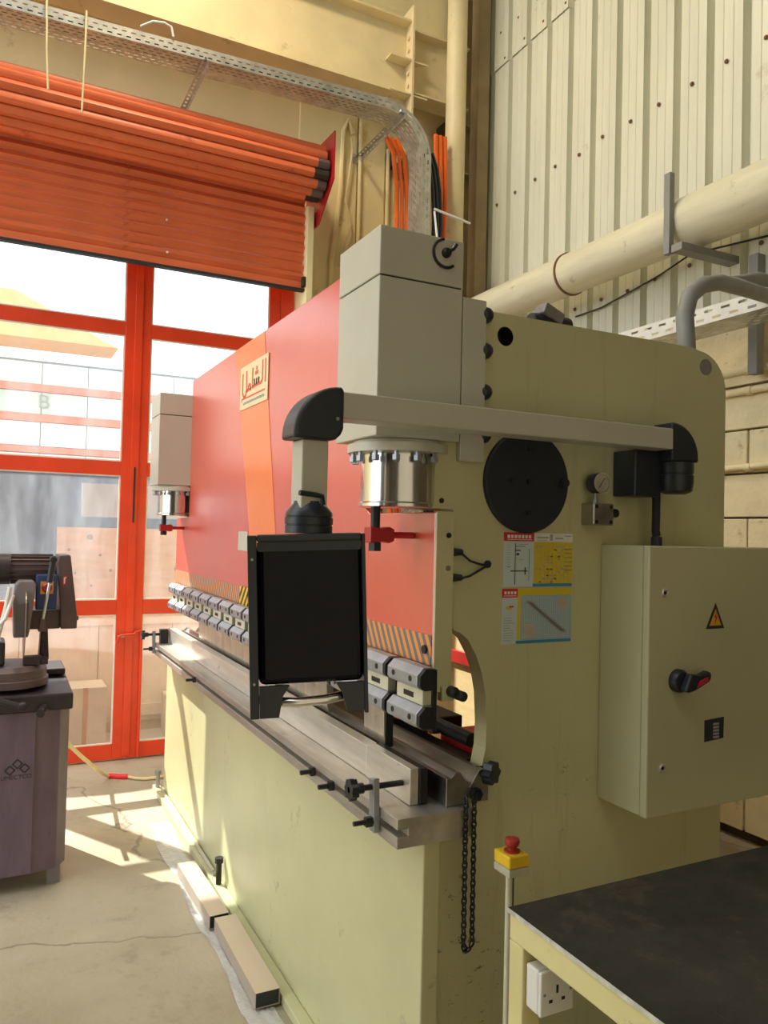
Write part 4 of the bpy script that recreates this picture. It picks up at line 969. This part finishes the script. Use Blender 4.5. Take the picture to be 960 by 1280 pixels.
# ================================================================== ITEMS ON THE FLOOR
def profile_box(name, p, L, w, h, rot, label):
    t = thing(name, (p[0], p[1], .012), label, 'steel tube', 'steel box sections beside the press')
    M = Matrix.Translation((p[0], p[1], .012)) @ Matrix.Rotation(rot, 4, 'Z'); th = .002
    mb = MB(M)
    mb.box(-w/2, w/2, 0, L, h-th, h, 0).box(-w/2, w/2, 0, L, 0, th, 1).box(-w/2, -w/2+th, 0, L, th, h-th, 1).box(w/2-th, w/2, 0, L, th, h-th, 1)
    mb.build('tube_wall', ['carton_tube', 'carton_side'], t)
    MB(M).box(-w/2+th, w/2-th, .004, .006, th, h-th).build('end_plug', 'black_plastic', t)
profile_box('box_section', (.874, 2.505), .55, .084, .052, math.radians(-.5), 'tan rectangular steel tube whose open end lies by the press')
profile_box('box_section', (.862, 3.075), .54, .078, .052, math.radians(1.2), 'tan rectangular steel tube butted behind another towards the door')
mb = MB(); nx, nyy = 8, 60; vs_ = []
for j in range(nyy+1):
    y = 2.02+2.28*j/nyy
    for i in range(nx+1):
        x = .800+.105*i/nx+.010*math.sin(j*.35)
        z = .004+.0035*math.sin(i*1.9+j*.8)+.003*math.sin(j*1.7)
        vs_.append((x, y, max(.001, z)+.0005))
mb.add(vs_, [(j*(nx+1)+i, j*(nx+1)+i+1, (j+1)*(nx+1)+i+1, (j+1)*(nx+1)+i) for j in range(nyy) for i in range(nx)])
tag(mb.build('plastic_film', 'plastic_film', smooth=True), 'crumpled strip of clear plastic film on the floor beside the press', 'plastic film')
fb = thing('flat_bar', (.95, 4.1, .0352), 'thin pale steel angle bar lying on the press base ledge', 'steel bar')
MB().bar((.952, 3.50, .0412), (.955, 4.72, .0412), .014, .010).build('bar', 'bright_steel', fb)
MB().box(.943, .961, 3.485, 3.498, .0356, .056).build('bar_end', 'steel', fb)
hs = thing('air_hose', (.7, 5.1, 0), 'cream hose trailing from the saw across the floor with red sleeve', 'hose')
MB().tube([(.37, 4.34, .50), (.41, 4.44, .43), (.50, 4.65, .30), (.60, 4.90, .16), (.68, 5.10, .055), (.715, 5.19, .016)], .011, 10).build('hose_run', 'rope_yellow', hs, smooth=True)
MB().tube([(.715, 5.19, .016), (.74, 5.19, .014), (.775, 5.16, .014), (.825, 5.14, .014)], .016, 10).build('sleeve', 'hot_red', hs, smooth=True)
MB().tube([(.825, 5.14, .013), (.87, 5.09, .012), (.92, 5.06, .012), (1.0, 5.06, .012), (1.06, 5.07, .012)], .009, 10).build('hose_tail', 'rope_yellow', hs, smooth=True)

# ================================================================== COLD SAW ON ITS STAND
sw = thing('cold_saw', (0, 3.95, 0), 'dark purple-grey metal cutting saw on a pedestal near the door', 'saw')
MB().prism([(-.36, 3.73), (.206, 3.73), (.305, 3.755), (.348, 3.82), (.348, 4.28), (-.36, 4.28)], 'z', .075, .782).build('pedestal', 'saw_purple', sw, bevel=.004)
pd = MB().box(.012, .205, 3.722, 3.7295, .080, .778).build('pedestal_door', 'saw_purple', sw, bevel=.002)
MB().box(-.20, .004, 3.722, 3.7295, .080, .778).build('pedestal_door', 'saw_purple', sw, bevel=.002)
for (x, z) in ((.139, .560), (.110, .541), (.168, .545)):
    q = .0155
    for (a, b) in (((x-q, z), (x, z+q)), ((x, z+q), (x+q, z)), ((x+q, z), (x, z-q)), ((x, z-q), (x-q, z))):
        pass
mb = MB()
for (x, z) in ((.137, .560), (.108, .535), (.166, .539)):
    q = .019
    P4 = [(x-q, z), (x, z+q), (x+q, z), (x, z-q)]
    for a, b in zip(P4, P4[1:]+P4[:1]): mb.bar((a[0], 3.7212, a[1]), (b[0], 3.7212, b[1]), .0012, .0055, up=(b[1]-a[1], 0, -(b[0]-a[0])))
mb.build('maker_emblem', 'print_ink', pd)
text_part('maker_lettering', 'UMECTCO', 'print_ink', pd, (.134, 3.7216, .503), .0255, (math.radians(90), 0, 0))
for (x, y) in ((.297, 3.80), (-.31, 3.80), (.297, 4.20), (-.31, 4.20)): MB().box(x-.025, x+.03, y-.025, y+.03, 0, .0745).build('foot', 'saw_grey', sw)
MB().prism([(3.70, .783), (4.31, .783), (4.33, .84), (4.33, .875), (3.70, .855)], 'x', -.38, .352).build('coolant_tray', 'saw_dark', sw, bevel=.008)
MB().box(.20, .345, 4.05, 4.30, .876, .905).build('tray_rim', 'saw_dark', sw, bevel=.006)
MB().cyl((.246, 3.74, .800), (.215, 3.62, .792), .018, n=14).build('drain_spout', 'saw_dark', sw, smooth=True)
MB().tube([(-.05, 3.68, .870), (.05, 3.66, .850), (.135, 3.64, .826)], .013, 8).lathe([(.001, -.02), (.017, -.012), (.02, 0), (.017, .012), (.001, .02)], (.145, 3.638, .824), 'x', 12).build('vice_lever', 'saw_dark', sw, smooth=True)
MB().lathe([(.17, 0), (.17, .03), (.162, .034), (.162, .07), (.155, .075), (.14, .09), (.05, .092)], (.09, 3.90, .876), 'z', 36).build('turntable', 'saw_brown', sw, smooth=True)
MB().box(-.16, .075, 3.80, 3.98, .969, 1.075).build('vice_jaw', 'saw_dark', sw, bevel=.012)
MB().box(.148, .225, 3.80, 3.86, .969, 1.006).box(.215, .25, 3.80, 3.83, .969, .995).build('vice_block', 'saw_dark', sw, bevel=.003)
MB().prism([(.218, .968), (.262, .968), (.250, 1.16), (.226, 1.16)], 'y', 3.93, 4.03).build('pivot_column', 'saw_dark', sw, bevel=.006)
MB().prism([(.105, 1.092), (.165, 1.092), (.17, 1.12), (.185, 1.26), (.19, 1.325), (.180, 1.342), (.122, 1.342), (.108, 1.326), (.098, 1.25)], 'y', 3.80, 3.92).build('blade_guard', 'saw_grey', sw, bevel=.006)
MB().box(.108, .162, 3.79, 3.80, 1.10, 1.245).build('guard_front', 'saw_brown', sw, bevel=.003)
MB().lathe([(.155, -.0015), (.155, .0015)], (.150, 3.86, 1.155), 'x', 48).build('saw_blade', 'steel', sw)
mo = MB().cyl((-.20, 4.02, 1.385), (.285, 4.02, 1.385), .060, n=24).build('motor', 'saw_brown', sw, smooth=True)
f0 = None
for k in range(18):
    a = 2*math.pi*k/18; c, s_ = math.cos(a), math.sin(a)
    MB().bar((.09, 4.02+.064*c, 1.385+.064*s_), (.27, 4.02+.064*c, 1.385+.064*s_), .004, .012, up=(0, c, s_)).build('cooling_fin', 'saw_brown', mo)
MB().cyl((-.24, 4.02, 1.385), (.088, 4.02, 1.385), .072, n=28).build('motor_cowl', 'saw_dark', mo, smooth=True)
MB().prism([(.288, 1.453), (.338, 1.455), (.376, 1.17), (.376, 1.112), (.305, 1.112), (.300, 1.20), (.280, 1.42)], 'y', 3.90, 4.12).build('gear_cover', 'saw_brown', sw, bevel=.006)
MB().prism([(.306, 1.316), (.322, 1.316), (.326, 1.360), (.310, 1.360)], 'y', 3.8985, 3.8998).build('cover_label', 'print_red', sw)
MB().prism([(.311, 1.322), (.317, 1.322), (.3185, 1.348), (.3225, 1.349), (.322, 1.353), (.3115, 1.351)], 'y', 3.8975, 3.8984).build('label_mark', 'print_white', sw)
MB().box(.165, .304, 3.92, 4.10, 1.112, 1.20).build('gearbox', 'saw_brown', sw, bevel=.006)
MB().lathe([(.010, 0), (.010, .014)], (.376, 4.0, 1.150), 'x', 8).build('cover_bolt', 'black_oxide', sw)
sb = MB().box(.194, .283, 3.875, 3.915, 1.205, 1.365).build('switch_box', 'blue_box', sw, bevel=.006)
MB().box(.212, .266, 3.8735, 3.8748, 1.278, 1.335).build('switch_plate', 'switch_yellow', sb)
MB().lathe([(.022, 0), (.022, -.008), (.016, -.014)], (.240, 3.8733, 1.306), 'y', 18).build('switch_knob', 'deep_red', sb, smooth=True)
ha = MB().tube([(.222, 3.82, 1.165), (.232, 3.81, 1.24), (.246, 3.80, 1.34)], .0075, 10).build('feed_lever', 'chrome', sw, smooth=True)
MB().tube([(.244, 3.80, 1.335), (.249, 3.797, 1.38), (.256, 3.793, 1.43)], [.013, .014, .015], 12).lathe([(.001, -.018), (.014, -.012), (.019, 0), (.014, .012), (.001, .018)], (.257, 3.793, 1.437), 'y', 14).build('lever_grip', 'black_plastic', ha, smooth=True)
MB().prism([(.205, 1.115), (.240, 1.115), (.232, 1.17), (.213, 1.17)], 'y', 3.80, 3.87).build('lever_boss', 'saw_brown', ha, bevel=.003)
MB().tube([(.085, 3.80, 1.315), (.070, 3.79, 1.22), (.058, 3.79, 1.16), (.045, 3.80, 1.10), (.05, 3.80, 1.08)], .009, 8).build('coolant_hose', 'white_cord', sw, smooth=True)
MB().tube([(.10, 3.80, 1.28), (.07, 3.77, 1.18), (.02, 3.77, 1.12), (.0, 3.78, 1.08)], .008, 8).build('coolant_hose', 'white_cord', sw, smooth=True)

# ================================================================== BEHIND THE PRESS: crate with plywood side, lit through the door
cr = thing('plywood_crate', (2.75, 3.6, 0), 'plywood crate with dark red batten standing behind the press', 'crate')
for k in range(3): MB().box(2.62, 2.638, 2.75+.56*k, 3.305+.56*k, .06, 1.02).build('panel', 'plywood', cr, bevel=.002)
MB().box(2.595, 2.619, 2.75, 4.43, .80, .875).build('batten', 'deep_red', cr, bevel=.003)
MB().box(2.639, 3.1, 2.75, 4.43, 1.0, 1.02).build('lid', 'plywood', cr); MB().box(2.639, 3.1, 2.75, 2.77, .06, .999).build('end_panel', 'plywood', cr)
for y in (2.80, 4.30): MB().box(2.62, 3.1, y, y+.09, 0, .059).build('skid', 'plywood', cr)

# ================================================================== OUTSIDE THE DOOR
bd = thing('warehouse_building', (0, 13.3, 0), 'white panelled building with red bands and letter B across the yard', 'building')
MB().box(-6, 7, 13.06, 17, -.02, 4.1).build('wall', 'facade_grey', bd)
pn = None
bands = [(0.0, .62, 'facade_white'), (.64, 1.26, 'facade_white'), (1.28, 1.90, 'facade_white'), (1.92, 2.28, 'facade_white'), (2.30, 2.66, 'facade_white'), (2.78, 3.14, 'facade_white'), (3.27, 3.60, 'facade_blue'), (3.73, 4.05, 'facade_white')]
for (z0, z1, m) in bands:
    first = None
    for k in range(18):
        x0 = -6+.332*2*k
        if x0 > 6.5: break
        if first is None: first = MB().box(x0, x0+.65, 13.0, 13.06, z0, z1).build('wall_panel', m, bd)
        else: c = first.copy(); COL.objects.link(c); c.parent = bd; c.location = (.664*k, 0, 0)
for (z0, z1) in ((2.675, 2.765), (3.15, 3.26), (3.61, 3.72)): MB().box(-6, 7, 12.95, 13.06, z0, z1).build('band', 'facade_red', bd)
text_part('building_letter', 'B', 'facade_grey', bd, (.67, 12.985, 3.45), .30, (math.radians(90), 0, 0), .008)
cn = thing('canopy_roof', (0, 12, 4.1), 'faded tan sheet canopy roof in front of the white building', 'canopy')
MB().prism([(-6, 4.12), (1.55, 4.12), (1.35, 4.20), (.2, 4.75), (-6, 4.75)], 'y', 11.6, 12.4).build('fascia', 'canopy_tan', cn)
for x in (-5.6, -2.0): MB().box(x, x+.12, 11.95, 12.07, -.02, 4.119).build('post', 'facade_grey', cn)
aw = thing('sun_blocker', (.4, 6.2, 3.7), 'unseen metal sheet added outside the glazed door to limit the sun', 'sun_blocker')  # added out of view, holds back sun entering the door
MB().prism([(5.875, 4.03), (6.58, 3.75), (6.58, 3.765), (5.875, 4.045)], 'x', -1.6, 2.3).build('blocker_sheet', 'roof_tin', aw)
for x in (-1.5, .4, 2.2): MB().bar((x, 5.89, 3.70), (x, 6.5, 3.745), .03, .03).build('strut', 'facade_grey', aw)
tp_ = thing('tarpaulin_stack', (.5, 7.2, 0), 'stack of goods under dark blue tarpaulin in the yard', 'tarpaulin')
mb = MB(); nx, nz = 40, 14; vs_ = []
rnd = random.Random(5); ph = [rnd.uniform(0, 6) for _ in range(8)]
for j in range(nz+1):
    for i in range(nx+1):
        x = -2.6+6.2*i/nx; z = -.02+2.12*j/nz
        y = 6.72+.05*math.sin(2.3*x+ph[0]+.6*z)+.03*math.sin(5.1*x+ph[1]-2*z)+.10*(z/2.05)
        vs_.append((x, y, z+.04*math.sin(1.7*x+ph[2])*(j/nz)))
n0 = len(vs_)
vs_ += [(-2.6+6.2*i/nx, 7.6, 2.06+.04*math.sin(1.7*(-2.6+6.2*i/nx)+ph[2])) for i in range(nx+1)]
fs = [(j*(nx+1)+i, j*(nx+1)+i+1, (j+1)*(nx+1)+i+1, (j+1)*(nx+1)+i) for j in range(nz) for i in range(nx)]
fs += [(nz*(nx+1)+i, nz*(nx+1)+i+1, n0+i+1, n0+i) for i in range(nx)]
mb.add(vs_, fs); o = mb.build('cover', 'tarp', tp_, smooth=True, fix=False)
MB().box(-2.5, 3.5, 7.0, 7.55, 0, 1.95).build('goods', 'carton', tp_)
MB().box(.64, 1.6, 6.60, 6.63, 1.66, 1.93).build('pale_sheet', 'facade_blue', tp_)
pw = thing('plywood_board', (.95, 6.5, 0), 'large plywood board with bolt holes leaning outside the glazed door', 'board')
MB().box(.46, 1.75, 6.5, 6.52, .95, 1.575).build('board', 'weathered_ply', pw)
for (x, z, r) in ((.70, 1.50, .022), (1.42, 1.25, .06), (.60, 1.22, .010), (.86, 1.24, .012), (.72, 1.12, .010), (.78, 1.36, .010), (.55, 1.40, .012)):
    MB().lathe([(r, 0), (r, -.002)], (x, 6.5, z), 'y', 14).build('bolt_hole', 'facade_grey', pw)
for x in (.60, 1.55): MB().box(x, x+.08, 6.53, 6.61, -.02, 1.4).build('support', 'plywood', pw)
pbx = thing('pallet_crate', (.6, 6.44, -.02), 'long low pale crate standing under the plywood board outside', 'crate')
for k in range(5): MB().box(-.9+.56*k, -.345+.56*k, 6.40, 6.42, .06, .94).build('crate_board', 'pale_board', pbx, bevel=.002)
for z in (.10, .82): MB().box(-.9, 1.9, 6.384, 6.3995, z, z+.09).build('crate_batten', 'pale_board', pbx)
MB().box(-.9, 1.9, 6.4205, 6.48, -.02, .945).build('crate_core', 'carton', pbx)
for i, (x, y, w, h, lab) in enumerate(((.50, 6.20, .30, .42, 'small brown carton standing in the yard before the pale crate'), (1.25, 6.20, .45, .30, 'wide brown carton standing in the yard before the pale crate'))):
    c = thing('carton', (x+w/2, y, -.02), lab, 'carton')
    MB().box(x, x+w, y-.2, y+.1, -.02, h).build('carton_body', 'carton', c, bevel=.005)
    MB().box(x+w*.45, x+w*.55, y-.2025, y-.2005, -.02, h).build('packing_tape', 'canopy_tan', c)
